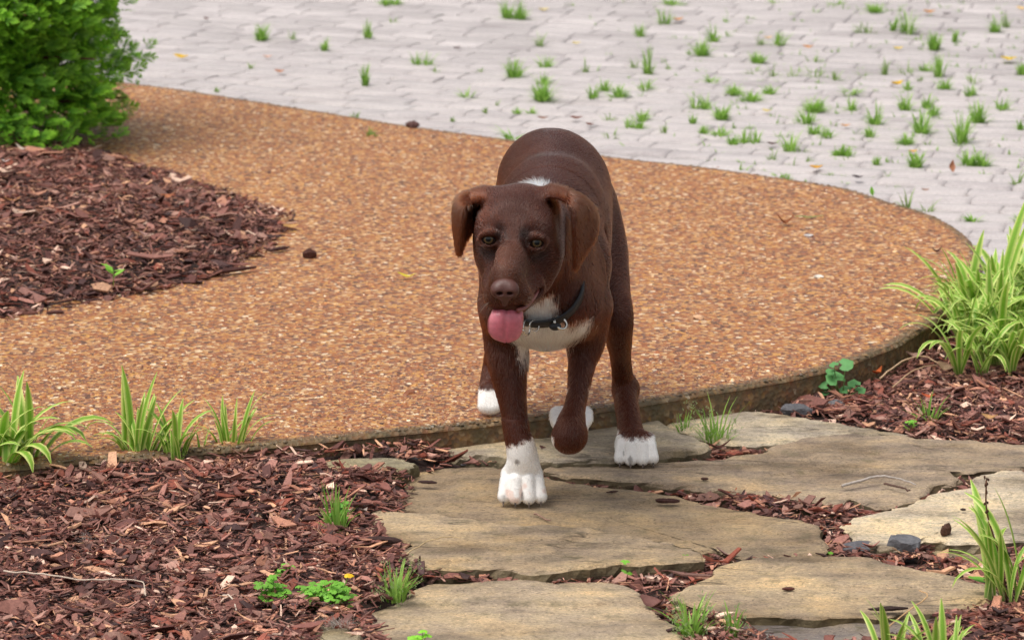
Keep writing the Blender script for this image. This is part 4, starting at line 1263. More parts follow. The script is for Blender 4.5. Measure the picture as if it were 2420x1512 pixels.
# =================================================================== loose stones, leaves, twigs
m_slate = vc_mat("slate_rock", rough=0.7, spec=0.35, nscale=90, namp=0.4, bumps=0.8, bdist=0.006)
def rock(u, v, z, w, h, d, label, col, seed, yaw=0.0, group="dark grey rocks wedged between the flagstones"):
    """angular rock: a faceted lump cut by planes; w,h as seen, d depth ratio"""
    p = gp(u, v, z); px = FPX / np.linalg.norm(p - CAM); r = np.random.default_rng(seed)
    a, b_, c = w / px / 2, w / px / 2 * d, h / px
    bm = __import__("bmesh").new(); import bmesh
    bmesh.ops.create_icosphere(bm, subdivisions=3, radius=1.0)
    pl = [(r.normal(0, 1, 3), r.uniform(0.55, 0.85)) for _ in range(11)]
    pl.append((np.array([0.1, -0.15, 1.0]), 0.62))
    V = np.array([v_.co for v_ in bm.verts])
    for n_, dd in pl:
        n_ = n_ / np.linalg.norm(n_); s = V @ n_ - dd
        V = V - np.where(s > 0, s, 0)[:, None] * n_ * 0.96
    V *= 1 + 0.04 * (vnoise(V[:, 0] * 3, V[:, 1] * 3, V[:, 2] * 3)[:, None] - 0.5)
    V = V / np.abs(V).max(0)
    V = V * (1 + 0.16 * (vnoise(V[:, 0] * 2.2 + seed, V[:, 1] * 2.2, V[:, 2] * 2.2)[:, None] - 0.5))
    V = V * (a, b_, c * 0.70) + (0, 0, c * 0.25)
    F = [[v_.index for v_ in f.verts] for f in bm.faces]; bm.free()
    me = mesh_np("slate_rock", V, F, m_slate, np.tile(np.array(lin(*col)), (len(V), 1)), smooth=False)
    o = obj("slate_rock", me, None, p, (0, 0, yaw)); tag(o, label, "rock", group); return o
SL = (92, 91, 94)
rock(968, 1092, -0.004, 78, 34, 0.7, "smooth grey rock by the path edge, left of the dog's planted paw", SL, 1)
rock(1112, 1094, -0.006, 62, 18, 0.8, "flat grey stone chip on mulch right behind the planted foreleg", (108, 107, 110), 2)
rock(1884, 974, -0.004, 80, 22, 0.6, "long dark grey rock lying behind the pale sandy strip", SL, 3)
rock(1964, 962, -0.004, 68, 22, 0.6, "flat grey slate piece below the round leaved weed", (104, 102, 104), 4)
rock(2136, 1310, -0.014, 84, 50, 0.7, "biggest grey rock, standing at the front of the pale buff flagstone", (98, 97, 100), 5)
rock(2036, 1298, -0.012, 116, 26, 0.5, "long low grey rock left of the biggest grey rock", (90, 88, 92), 6)
rock(1632, 1058, -0.008, 44, 26, 0.7, "small pointed dark rock at the foot of the seeding grass", (84, 88, 98), 7)
rock(360, 1146, 0.012, 64, 16, 0.6, "flat bluish grey stone flake on the left mulch under the slim shoots", (112, 112, 122), 8)
rock(1650, 752, Z_WALK, 26, 10, 0.8, "pale tan pebble lying loose on the tan path right of the dog", (214, 170, 132), 9, group="loose stones on the tan path")
rock(1935, 655, Z_WALK, 24, 7, 0.8, "white pebble on the tan path left of the big striped plant", (226, 218, 206), 10, group="loose stones on the tan path")
rock(1912, 558, Z_WALK, 24, 7, 0.8, "pale grey pebble near the curled brown leaf on the path", (200, 194, 190), 12, group="loose stones on the tan path")

def leaf_obj(name, u, v, z, wpx, asp, yaw, label, col, cat="leaf", curl=0.3, tilt=(0.0, 0.0), lift=0.002, group=None, mat=None, wave=0.0):
    p = gp(u, v, z); px = FPX / np.linalg.norm(p - CAM); L = wpx / px
    n = 9; t = np.linspace(0, 1, n)
    P = np.stack([(t - 0.5) * L, 0.05 * L * np.sin(t * 3.0) + wave * L * np.sin(t * 7), curl * L * (2 * t - 1) ** 2 * 0.35 + 0.02 * L * np.sin(t * 9)], 1)
    w = L * asp * np.sin(np.pi * np.clip(t, 0.03, 0.975) ** 0.8)
    w[-1] = L * 0.02
    c = np.array(lin(*col))
    V, F, C = ribbon(P, w, (0, 1, 0), c, 0.18)
    C = np.tile(c, (len(V), 1)) * np.random.default_rng(int(u)).uniform(0.85, 1.1, (len(V), 1)); C[1::3] *= 0.82
    Vb = V - (0, 0, 0.0009); n0 = len(V)
    rim = []
    for i in range(n - 1):
        rim += [(i * 3, n0 + i * 3, n0 + i * 3 + 3, i * 3 + 3), (i * 3 + 2, i * 3 + 5, n0 + i * 3 + 5, n0 + i * 3 + 2)]
    F = list(F) + [tuple(n0 + k for k in reversed(f)) for f in F] + rim
    me = mesh_np(name, np.vstack([V, Vb]), F, mat or m_dry, np.vstack([C, C]))
    o = obj(name, me, None, p + (0, 0, lift), (tilt[0], tilt[1], yaw)); return tag(o, label, cat, group)
GP = "fallen leaves on the pavers"
YL, OR, BR, PALE = (232, 190, 40), (206, 140, 60), (120, 72, 52), (226, 206, 128)
for u, v, w, col, yaw, lab in [
    (429, 139, 38, YL, -0.4, "bright yellow leaf on the pavers just right of the shrub"),
    (1285, 27, 26, PALE, 0.3, "pale yellow leaf beside the wide bushy tuft near the top edge"),
    (1362, 106, 22, PALE, 0.1, "pale yellow leaf above the dog's back, lower of two"),
    (1602, 50, 28, OR, 0.4, "curled orange leaf beside a thick tuft near the top edge"),
    (1910, 115, 26, OR, -0.3, "small orange leaf between sparse tufts, upper middle of the pavers"),
    (2123, 118, 24, (236, 206, 90), 0.2, "small pale yellow leaf straight above the largest yellow leaf"),
    (2120, 202, 40, (228, 184, 30), 0.7, "largest yellow leaf on the pavers at the right"),
    (2196, 32, 30, OR, 0.1, "orange leaf near the top edge at the right"),
    (2384, 144, 38, (222, 190, 60), -0.1, "yellow leaf near the right edge among thin grass"),
    (1812, 266, 24, PALE, -0.5, "pale leaf on the pavers below a round thick tuft"),
    (1815, 93, 22, (232, 196, 140), 0.4, "pale tan leaf beside a medium tuft high on the pavers"),
    (2414, 24, 26, (234, 196, 120), -0.6, "tan leaf at the upper right corner"),
    (1998, 301, 24, (212, 160, 110), 0.2, "tan leaf on the pavers left of the tall double tuft"),
    (1929, 400, 32, (222, 164, 40), 0.1, "orange yellow leaf on the last pavers by the path"),
    (2158, 362, 24, (230, 180, 90), 0.4, "yellow leaf tip lying on a thick grass tuft"),
    (1362, 283, 30, (128, 74, 52), 0.1, "reddish brown leaf just above the dog's rump, right one"),
    (1283, 283, 26, (150, 112, 92), 0.0, "faded brown leaf just above the dog's rump, left one"),
    (1394, 298, 22, (122, 76, 58), -0.5, "small brown leaf touching the outline above the dog's back"),
    (661, 173, 26, (196, 130, 90), -0.3, "orange brown leaf on the pavers near the far path border"),
    (632, 138, 22, (222, 176, 150), 0.4, "faint pinkish leaf on the pavers above the orange brown one"),
    (488, 48, 20, (110, 76, 70), -0.8, "small dark leaf bit on the pavers right of the shrub top"),
    (1080, 117, 20, (92, 66, 62), 0.5, "small dark bit on the pavers left above the dog"),
    (1825, 344, 26, (104, 84, 80), 0.0, "small grey brown bark bit on the pavers near the path"),
    (2027, 423, 28, (92, 82, 84), -0.4, "dark curled bit on the pavers close to the path's rounded end"),
    (2251, 410, 30, (176, 120, 88), 1.5, "brown leaf standing upright on the pavers at the right"),
    (2187, 453, 20, (170, 130, 110), 0.2, "tiny tan leaf on the pavers above the big striped plant"),
    (2238, 36, 22, (110, 100, 104), 0.3, "grey bit on the pavers below the orange leaf at the top")]:
    leaf_obj("fallen_leaf", u, v, Z_PAVE + 0.003, w, 0.5, yaw, lab, col, curl=0.5, tilt=(0.15, 0.0 if v != 410 else -1.1), lift=0.004 if v != 410 else 0.016, group=GP)
GW = "fallen leaves and bark on the tan path"
leaf_obj("fallen_leaf", 962, 660, Z_WALK, 46, 0.30, -0.25, "slender yellow leaf on the tan path left of the dog's head", (226, 206, 70), curl=0.6, lift=0.006, group=GW)
leaf_obj("fallen_leaf", 688, 545, Z_WALK, 38, 0.45, 0.3, "tan leaf at the tip of the mulch island", (214, 166, 104), curl=0.4, tilt=(0.3, 0), lift=0.008, group=GW)
leaf_obj("fallen_leaf", 1857, 533, Z_WALK, 44, 0.5, 0.15, "curled brown leaf on the tan path right of the dog", (150, 88, 52), curl=1.5, lift=0.006, group=GW)
leaf_obj("fallen_leaf", 2214, 600, Z_WALK, 26, 0.5, 0.4, "dark brown leaf on the path tucked by the big striped plant", (88, 50, 44), curl=1.2, lift=0.005, group=GW)
leaf_obj("grass_clipping", 1912, 517, Z_WALK, 70, 0.12, 0.1, "flattened pale green grass stalk lying on the path above the curled leaf", (150, 164, 100), "grass clipping", curl=0.1, lift=0.004, group=GW)
GM = "dead leaves on the mulch"
for u, v, z, w, a, yaw, col, lab in [
    (30, 482, 0.09, 40, 0.5, 0.2, (206, 150, 100), "orange tan leaf on the island mulch at the left edge"),
    (395, 472, 0.09, 34, 0.5, 0.3, (186, 120, 84), "tan leaf in the middle of the island mulch"),
    (344, 562, 0.085, 30, 0.55, -0.3, (186, 146, 136), "pinkish grey leaf on the island mulch above the seedling's right"),
    (320, 578, 0.085, 46, 0.25, -0.3, (168, 130, 124), "long grey pink bark flake on the island mulch"),
    (52, 358, 0.09, 34, 0.25, -0.5, (226, 206, 190), "white wood splinter on the mulch under the shrub"),
    (14, 388, 0.09, 22, 0.4, -0.4, (236, 226, 220), "white chip on the mulch at the left edge under the shrub"),
    (345, 678, 0.06, 28, 0.4, 0.1, (206, 176, 160), "pale chip at the front rim of the mulch island"),
    (415, 1140, 0.022, 36, 0.45, -0.1, (214, 184, 146), "cream dry leaf below the row of slim striped shoots"),
    (240, 1135, 0.022, 70, 0.2, 0.05, (190, 162, 140), "long pale dry leaf lying under the slim striped shoots"),
    (140, 1160, 0.02, 62, 0.3, -0.3, (186, 138, 88), "tan dry leaf right of the left striped clump"),
    (92, 1172, 0.02, 34, 0.5, 0.8, (136, 54, 36), "dark red dead leaf under the left striped clump"),
    (20, 1185, 0.02, 60, 0.6, 0.1, (150, 124, 118), "curled grey brown leaves at the foot of the left striped clump"),
    (268, 1292, 0.02, 36, 0.4, 0.2, (222, 196, 176), "cream dry flake in the middle of the left mulch bed"),
    (770, 1308, 0.02, 34, 0.4, -0.6, (160, 112, 96), "curled brown leaf near the middle flagstone's left edge") ,
    (860, 1216, 0.02, 30, 0.6, 1.0, (176, 160, 150), "curled grey leaf at the left corner of the front stone layer"),
    (1020, 1052, 0.0, 74, 0.25, -0.15, (166, 112, 92), "long pinkish bark strip by the path edge above the grey rock"),
    (1300, 1080, 0.0, 56, 0.55, -0.4, (112, 74, 66), "brown dead leaf between planted and lifted forelegs"),
    (1700, 1065, -0.004, 60, 0.3, 0.2, (92, 54, 46), "dark bark flake right of the seeding grass"),
    (2235, 878, 0.012, 44, 0.55, -0.6, (196, 162, 132), "tan dead leaf at the foot of the big striped plant"),
    (2160, 850, 0.02, 50, 0.5, 0.4, (150, 118, 104), "grey brown dead leaf in the corner of path and big striped plant"),
    (2075, 888, 0.015, 40, 0.5, 0.9, (186, 92, 40), "rusty orange dead leaf against the path's side"),
    (2230, 1010, 0.006, 46, 0.6, 0.3, (128, 78, 68), "rounded red brown dead leaf in the right mulch bed"),
    (2195, 945, 0.008, 34, 0.35, -0.3, (206, 104, 66), "small orange dead leaf in the right mulch bed"),
    (2340, 995, 0.006, 40, 0.4, -0.4, (206, 160, 108), "tan flake near the right edge of the mulch bed"),
    (1835, 1200, -0.012, 70, 0.35, -0.3, (126, 92, 92), "grey purple leaf in the gap before the largest flagstone"),
    (1730, 1172, -0.01, 34, 0.25, 0.5, (196, 92, 54), "small orange leaf stuck in the gap below the largest flagstone"),
    (1920, 1218, -0.012, 56, 0.4, -0.9, (140, 104, 92), "folded brown leaf in the gap by the pale buff flagstone"),
    (1540, 1375, -0.012, 34, 0.4, 0.1, (226, 196, 180), "pale pinkish leaf in the gap under the olive stone face"),
    (1720, 1320, -0.010, 60, 0.4, -0.3, (160, 128, 118), "grey tan leaf wedged right of the front stone layer"),
    (1545, 1440, -0.012, 80, 0.5, -0.9, (128, 88, 80), "brown dead leaf in the gap between the two front flagstones"),
    (2060, 1300, -0.006, 44, 0.5, 0.2, (196, 140, 128), "pink brown leaf on the long low grey rock")]:
    leaf_obj("dead_leaf", u, v, z, w, a, yaw, lab, col, curl=0.8, tilt=(rnd.uniform(-0.4, 0.4), rnd.uniform(-0.2, 0.2)), lift=0.006, group=GM)

m_bark = vc_mat("bark_bit", rough=0.75, spec=0.25, nscale=300, namp=0.4, bumps=0.6, bdist=0.002)
def bark(u, v, z, w, label, col=(74, 44, 36), asp=0.35, yaw=0.0, seed=0, th=0.30):
    p = gp(u, v, z); px = FPX / np.linalg.norm(p - CAM); r = np.random.default_rng(seed + 40); L = w / px
    n, k = 8, 7; t = np.linspace(0, 1, n); V, F = [], []
    for i in range(n):
        s = math.sin(math.pi * (0.06 + 0.88 * t[i])) ** 0.6 * r.uniform(0.85, 1.12)
        for j in range(k):
            a = 2 * math.pi * j / k
            V.append(((t[i] - 0.5) * L + r.normal(0, 0.02) * L, math.cos(a) * L * asp * 0.5 * s * r.uniform(0.8, 1.15), max(-0.001, math.sin(a) * L * asp * th * s * r.uniform(0.8, 1.2) + L * asp * th * 0.6)))
    for i in range(n - 1):
        for j in range(k): F.append((i * k + j, i * k + (j + 1) % k, (i + 1) * k + (j + 1) % k, (i + 1) * k + j))
    F.append(tuple(range(k - 1, -1, -1))); F.append(tuple((n - 1) * k + j for j in range(k)))
    me = mesh_np("bark_chip", V, F, m_bark, np.tile(np.array(lin(*col)), (len(V), 1)), smooth=False)
    tag(obj("bark_chip", me, None, p, (0, 0, yaw)), label, "bark chip", "loose bark chips on stones and path")
bark(732, 609, Z_WALK, 32, "dark bark nugget alone on the tan path right of the mulch island", asp=0.8, seed=1, th=0.6)
bark(1578, 1186, 0.0, 56, "dark oval bark chip on the broad middle flagstone right of the dog", (60, 36, 30), 0.42, -0.1, 2)
bark(1447, 1162, 0.0, 30, "tiny dark bark flake on the broad middle flagstone", (66, 44, 36), 0.3, 0.4, 3)
bark(1863, 1392, 0.0, 30, "small bark chip on the front right flagstone", (86, 50, 42), 0.5, 0.0, 4)
bark(1665, 1132, 0.004, 18, "tiny round bark bit on the largest flagstone", (76, 52, 44), 0.7, 0.0, 5)
bark(2276, 1204, 0.004, 13, "tiny dark speck of bark on the pale buff flagstone", (60, 44, 40), 0.8, 0.0, 6)
bark(975, 300, Z_WALK, 32, "dark bark chunk on the far border of the tan path left of the dog", (96, 70, 66), 0.8, -0.3, 7, 0.4)
bark(40, 741, Z_WALK, 96, "long bark strip on the tan path at the island's front rim", (104, 66, 56), 0.24, -0.05, 8)
bark(130, 740, Z_WALK, 40, "short dark bark chip at the island's front rim", (74, 42, 36), 0.4, 0.1, 9)
bark(555, 640, Z_WALK + 0.006, 110, "long dark bark slab along the island's front rim", (70, 40, 34), 0.18, 0.55, 10)
bark(660, 590, Z_WALK + 0.004, 60, "dark bark chip near the island's tip", (66, 40, 36), 0.28, 0.7, 11)
bark(1420, 1008 + 62, 0.0, 70, "dark bark splinter between lifted foreleg and hind paw", (64, 42, 36), 0.22, 0.15, 12)
bark(905, 1278, 0.014, 90, "blackish bark slab against the left side of the front stone layer", (58, 38, 34), 0.3, -0.2, 13)
bark(2235, 1262, 0.0, 40, "dark upright bark bit beside the biggest grey rock", (84, 58, 46), 0.5, 0.9, 14, 0.9)
bark(2100, 1258 + 182, 0.0, 90, "dark bark slab at the back of the purple grey ledge", (52, 36, 32), 0.22, 0.1, 15)
bark(1010, 1140, 0.004, 46, "dark bark chip on the middle flagstone's left end", (62, 42, 38), 0.3, -0.2, 16)

def twig(pts, z, r0, r1, label, col, cat="twig", lift=0.003, seed=0, sub=()):
    P = [gp(u, v, z) + (0, 0, lift + dz) for u, v, dz in pts]
    c = P[0].copy(); P = catmull([q - c for q in P], 5, False)
    P = P + np.random.default_rng(seed).normal(0, 0.0006, P.shape)
    mb = MB(); V, F = tube(P, np.linspace(r0, r1, len(P)), 6); mb.add(V, F, lin(*col))
    for i, d in sub:
        V, F = tube([P[i], P[i] + d], [r1 * 1.1, r1 * 0.6], 5); mb.add(V, F, lin(*col))
    tag(obj("twig", mb.mesh("twig", m_stem), None, c), label, cat, "twigs and straws on the ground")
twig([(1990, 1152, 0), (2040, 1143, 0.004), (2080, 1137, 0.006), (2120, 1139, 0.004), (2165, 1148, 0)], 0.004, 0.0024, 0.0010, "pale grey twig lying on the front of the largest flagstone", (176, 166, 158), seed=1)
twig([(2090, 1146, 0), (2120, 1154, 0.001), (2150, 1162, 0)], 0.004, 0.0018, 0.0014, "short brown twig just below the pale twig", (96, 74, 66), seed=2)
twig([(960, 1312, 0), (1010, 1288, 0.004), (1060, 1276, 0.002), (1090, 1274, 0)], 0.010, 0.0009, 0.0006, "thin straw lying on the front stone layer", (196, 170, 130), "straw", seed=3)
twig([(10, 1368, 0), (100, 1384, 0.006), (200, 1394, 0.004), (300, 1397, 0.006), (338, 1402, 0.004), (344, 1425, 0)], 0.022, 0.0013, 0.0008, "long pale straw across the left mulch bed", (196, 178, 160), "straw", lift=0.012, seed=4)
twig([(522, 1428, 0), (545, 1432, 0.004), (560, 1460, 0)], 0.014, 0.0014, 0.0009, "hooked pale straw in the front of the left mulch bed", (206, 190, 172), "straw", lift=0.012, seed=5)
twig([(1262, 1216, 0), (1300, 1234, 0)], 0.0, 0.0016, 0.0012, "short brown twig just in front of the planted paw", (150, 120, 104), seed=6)
twig([(1400, 1076, 0), (1460, 1070, 0.003), (1520, 1072, 0.002)], 0.0, 0.0011, 0.0008, "thin dark twig left of the hind paw on stone", (90, 66, 56), seed=7)
twig([(2080, 910, 0.01), (2130, 885, 0.02), (2180, 872, 0.02), (2230, 880, 0.01)], 0.004, 0.0016, 0.0010, "pale dry stem curving out from under the big striped plant", (190, 160, 128), "straw", seed=8)
twig([(2110, 925, 0.006), (2160, 895, 0.012), (2215, 880, 0.012)], 0.004, 0.0014, 0.0009, "second pale dry stem, nearer the viewer, under the big striped plant", (184, 152, 120), "straw", seed=9)
twig([(2095, 1555, 0.04), (2140, 1500, 0.03), (2190, 1462, 0.03), (2170, 1430, 0.02)], -0.01, 0.0010, 0.0008, "tan straw arching over the clump at the bottom edge", (206, 166, 120), "straw", seed=10)
for k, (u, v, lab) in enumerate([(205, 1272, "white fluffy seed head on the left mulch bed, left one"), (392, 1228, "grey fluffy seed head on the left mulch bed, right one"), (800, 1475, "grey fluff of dry roots in front of the flowering clover patch")]):
    p = gp(u, v, 0.02); mb = MB(); r = np.random.default_rng(k)
    big = 2.2 if k == 2 else 1.0
    for i in range(int(70 * big)):
        d = r.normal(0, 1, 3); d[2] = abs(d[2]); d /= np.linalg.norm(d); o0 = r.normal(0, 0.004 * big, 3) * (1.5, 1, 0.2)
        L_ = 0.012 * r.uniform(0.5, 1.2) * (1.3 if k == 2 else 1)
        V, F, C = ribbon([o0, o0 + d * L_ * 0.5 + r.normal(0, 0.001, 3), o0 + d * L_], [0.0006, 0.0005, 0.0001], (0.7, 0.7, 0), lin(*((214, 200, 188) if k == 0 else (170, 160, 150))))
        mb.add(V, F, C)
    tag(obj("seed_head", mb.mesh("seed_head", m_dry), None, p), lab, "seed head", "fluffy seed heads in the mulch")
# =================================================================== the dog
class Field:
    """signed distance field on a regular grid, filled by smoothly blended shapes"""
    def __init__(self, lo, hi, h):
        self.lo = np.array(lo, float); self.h = h
        self.n = np.ceil((np.array(hi) - self.lo) / h).astype(int) + 1
        self.D = np.full(self.n, 0.08, np.float32)
    def box(self, lo, hi):
        a = np.clip(np.floor((np.array(lo) - self.lo) / self.h).astype(int), 0, self.n - 1)
        b = np.clip(np.ceil((np.array(hi) - self.lo) / self.h).astype(int) + 1, 1, self.n)
        sl = tuple(slice(i, j) for i, j in zip(a, b))
        ax = [self.lo[i] + self.h * np.arange(a[i], b[i], dtype=np.float32) for i in range(3)]
        return sl, np.meshgrid(*ax, indexing='ij', sparse=True)
    def put(self, sl, d, k, sub=False):
        A = self.D[sl]
        if sub: d = -d; A = -A; d, A = -A, d    # max(A,-d) == -min(-A, d)
        if sub:
            a, b = -self.D[sl], None
        if k <= 0:
            r = np.minimum(A, d)
        else:
            h = np.clip(0.5 + 0.5 * (A - d) / k, 0, 1)
            r = A + (d - A) * h - k * h * (1 - h)
        self.D[sl] = r
    def carve(self, sl, d, k):
        A = -self.D[sl]
        h = np.clip(0.5 + 0.5 * (A - d) / k, 0, 1)
        self.D[sl] = -(A + (d - A) * h - k * h * (1 - h))
    def cone(self, a, b, ra, rb, k=0.02, s=(1, 1, 1), carve=False):
        a = np.asarray(a, float); b = np.asarray(b, float); s = np.asarray(s, float)
        rm = max(ra, rb) * max(s) + k + 0.012
        sl, (X, Y, Z) = self.box(np.minimum(a, b) - rm, np.maximum(a, b) + rm)
        A = a / s; B = b / s; ab = B - A; L = (ab ** 2).sum() + 1e-12
        px, py, pz = X / s[0] - A[0], Y / s[1] - A[1], Z / s[2] - A[2]
        t = np.clip((px * ab[0] + py * ab[1] + pz * ab[2]) / L, 0, 1)
        d = np.sqrt((px - t * ab[0]) ** 2 + (py - t * ab[1]) ** 2 + (pz - t * ab[2]) ** 2) - (ra + (rb - ra) * t)
        d = d * min(s)
        (self.carve if carve else self.put)(sl, d.astype(np.float32), k)
    def ball(self, c, r, k=0.02, s=(1, 1, 1), carve=False):
        self.cone(c, np.asarray(c) + 1e-5, r, r, k, s, carve)
    def chain(self, pts, k=0.02, s=(1, 1, 1)):
        """a limb: one smooth tapering tube through the joints"""
        P = np.array([np.append(p, r) for p, r in pts])
        P = catmull(P, 8, closed=False)
        C, Rr = P[:, :3], P[:, 3]; s = np.asarray(s, float)
        rm = Rr.max() * max(s) + k + 0.012
        sl, (X, Y, Z) = self.box(C.min(0) - rm, C.max(0) + rm)
        best = np.full(np.broadcast_shapes(X.shape, Y.shape, Z.shape), 1e3, np.float32)
        for i in range(len(C) - 1):
            A = C[i] / s; ab = C[i + 1] / s - A; L = (ab ** 2).sum() + 1e-12
            px, py, pz = X / s[0] - A[0], Y / s[1] - A[1], Z / s[2] - A[2]
            t = np.clip((px * ab[0] + py * ab[1] + pz * ab[2]) / L, 0, 1)
            d = np.sqrt((px - t * ab[0]) ** 2 + (py - t * ab[1]) ** 2 + (pz - t * ab[2]) ** 2) - (Rr[i] + (Rr[i + 1] - Rr[i]) * t)
            best = np.minimum(best, d.astype(np.float32))
        self.put(sl, best * min(s), k)
    def sheet(self, P, rad, k):
        """thin flap through the sample points P (m,3) with radius rad (m,)"""
        from mathutils.kdtree import KDTree
        kd = KDTree(len(P))
        for i, p in enumerate(P): kd.insert(p, i)
        kd.balance()
        m = rad.max() + k + 0.008
        sl, (X, Y, Z) = self.box(P.min(0) - m, P.max(0) + m)
        X, Y, Z = np.broadcast_arrays(X, Y, Z)
        Q = np.stack([X.ravel(), Y.ravel(), Z.ravel()], 1)
        d = np.full(len(Q), 0.05, np.float32)
        near = self.D[sl].ravel() > -0.02
        fnd = kd.find
        for i in np.nonzero(near)[0]:
            _, j, dist = fnd(Q[i])
            d[i] = dist - rad[j]
        self.put(sl, d.reshape(X.shape), k)
    def sample(self, P):
        """trilinear distance at points"""
        q = (np.asarray(P) - self.lo) / self.h
        q = np.clip(q, 0, self.n - 1.001)
        i = np.floor(q).astype(int); f = q - i
        r = 0
        for a in (0, 1):
            for b in (0, 1):
                for c in (0, 1):
                    w = (f[:, 0] if a else 1 - f[:, 0]) * (f[:, 1] if b else 1 - f[:, 1]) * (f[:, 2] if c else 1 - f[:, 2])
                    r = r + w * self.D[i[:, 0] + a, i[:, 1] + b, i[:, 2] + c]
        return r
    def grad(self, P):
        e = self.h * 0.75
        g = np.stack([self.sample(P + d) - self.sample(P - d) for d in np.eye(3) * e], 1)
        return g / (np.linalg.norm(g, axis=1, keepdims=True) + 1e-9)
    def surface(self):
        """surface nets"""
        D = self.D; S = D < 0
        nx, ny, nz = D.shape
        cnt = np.zeros((nx - 1, ny - 1, nz - 1), np.int8)
        for a in (0, 1):
            for b in (0, 1):
                for c in (0, 1):
                    cnt += S[a:nx - 1 + a, b:ny - 1 + b, c:nz - 1 + c]
        cells = np.argwhere((cnt > 0) & (cnt < 8))
        idx = np.full(cnt.shape, -1, np.int32)
        idx[tuple(cells.T)] = np.arange(len(cells))
        acc = np.zeros((len(cells), 3)); num = np.zeros(len(cells))
        cor = [(a, b, c) for a in (0, 1) for b in (0, 1) for c in (0, 1)]
        val = {c: D[cells[:, 0] + c[0], cells[:, 1] + c[1], cells[:, 2] + c[2]] for c in cor}
        for p in cor:
            for ax in range(3):
                if p[ax] == 0:
                    q = list(p); q[ax] = 1; q = tuple(q)
                    va, vb = val[p], val[q]
                    x = (va < 0) != (vb < 0)
                    t = np.where(x, va / (va - vb + 1e-12), 0)
                    pt = np.tile(np.array(p, float), (len(cells), 1)); pt[:, ax] += t
                    acc[x] += pt[x]; num[x] += 1
        V = self.lo + (cells + acc / num[:, None]) * self.h
        F = []
        for ax in range(3):
            o = [1, 1, 1]; o[ax] = 0
            sl0 = [slice(1, -1)] * 3; sl0[ax] = slice(0, -1)
            sl1 = [slice(1, -1)] * 3; sl1[ax] = slice(1, None)
            A, B = S[tuple(sl0)], S[tuple(sl1)]
            e = np.argwhere(A != B)
            flip = A[tuple(e.T)]
            base = e + np.array([1, 1, 1]) - np.eye(3, dtype=int)[ax] * 1
            u, w = [(1, 2), (2, 0), (0, 1)][ax]
            du = np.eye(3, dtype=int)[u]; dw = np.eye(3, dtype=int)[w]
            g = lambda d: idx[tuple((base - d).T)]
            q = np.stack([g(du + dw), g(dw), g(0 * du), g(du)], 1)
            q[~flip] = q[~flip][:, ::-1]
            F.append(q)
        F = np.concatenate(F)
        return V, F[(F >= 0).all(1)]

H_DOG = 0.0025
FD = Field((-0.125, -0.34, -0.012), (0.265, 0.60, 0.535), H_DOG)

# ---- trunk: one tube from fore chest over the ribs and loin to the croup
FD.chain([(W(1282, 655, 0.035), 0.076), (W(1288, 620, 0.10), 0.084), (W(1306, 575, 0.20), 0.088), (W(1314, 530, 0.30), 0.085),
          (W(1312, 480, 0.40), 0.079), (W(1303, 446, 0.47), 0.066)], 0.02, (1.0, 1.0, 1.25))
FD.ball(W(1300, 408, 0.44), 0.068, 0.05, (1.0, 1.3, 0.80))
FD.ball(W(1304, 452, 0.33), 0.050, 0.08, (0.95, 1.7, 0.9))
FD.cone(W(1285, 540, 0.03), W(1300, 480, 0.20), 0.052, 0.056, 0.06)                # withers
FD.ball(W(1300, 752, 0.015), 0.033, 0.035, (1.2, 1.2, 1.0))                        # brisket
FD.cone(W(1295, 690, -0.005), W(1250, 585, -0.06), 0.060, 0.050, 0.05)              # neck
FD.cone(W(1285, 560, 0.03), W(1245, 510, -0.06), 0.054, 0.044, 0.04)
FD.ball(W(1292, 720, -0.020), 0.034, 0.04)                                         # fore chest point
FD.cone(W(1198, 640, 0.08), W(1190, 740, 0.03), 0.044, 0.036, 0.03, (0.85, 1.25, 1))   # shoulders
FD.cone(W(1380, 630, 0.09), W(1372, 745, 0.04), 0.043, 0.035, 0.03, (0.85, 1.25, 1))
FD.cone(W(1366, 600, 0.055), W(1390, 720, 0.02), 0.020, 0.022, 0.018, (0.8, 1.2, 1))
FD.cone(W(1192, 640, 0.045), W(1182, 730, 0.015), 0.018, 0.022, 0.018, (0.8, 1.2, 1))
FD.cone(W(1418, 560, 0.14), W(1408, 700, 0.11), 0.010, 0.010, 0.018, carve=True)
# tail, carried low behind
FD.chain([(W(1303, 410, 0.50), 0.024), (W(1310, 450, 0.545), 0.017), (W(1318, 560, 0.565), 0.010)], 0.02)

# ---- right fore leg (planted)
FD.chain([(W(1192, 720, 0.05), 0.034), (W(1197, 790, 0.058), 0.034), (W(1201, 855, 0.045), 0.0285), (W(1213, 960, 0.025), 0.0205),
          (W(1221, 1020, 0.014), 0.0198), (W(1231, 1055, 0.012), 0.0220), (W(1237, 1090, 0.015), 0.0225), (W(1236, 1118, 0.024), 0.0210), (W(1235, 1138, 0.034), 0.0190)], 0.014, (1, 1.12, 1))

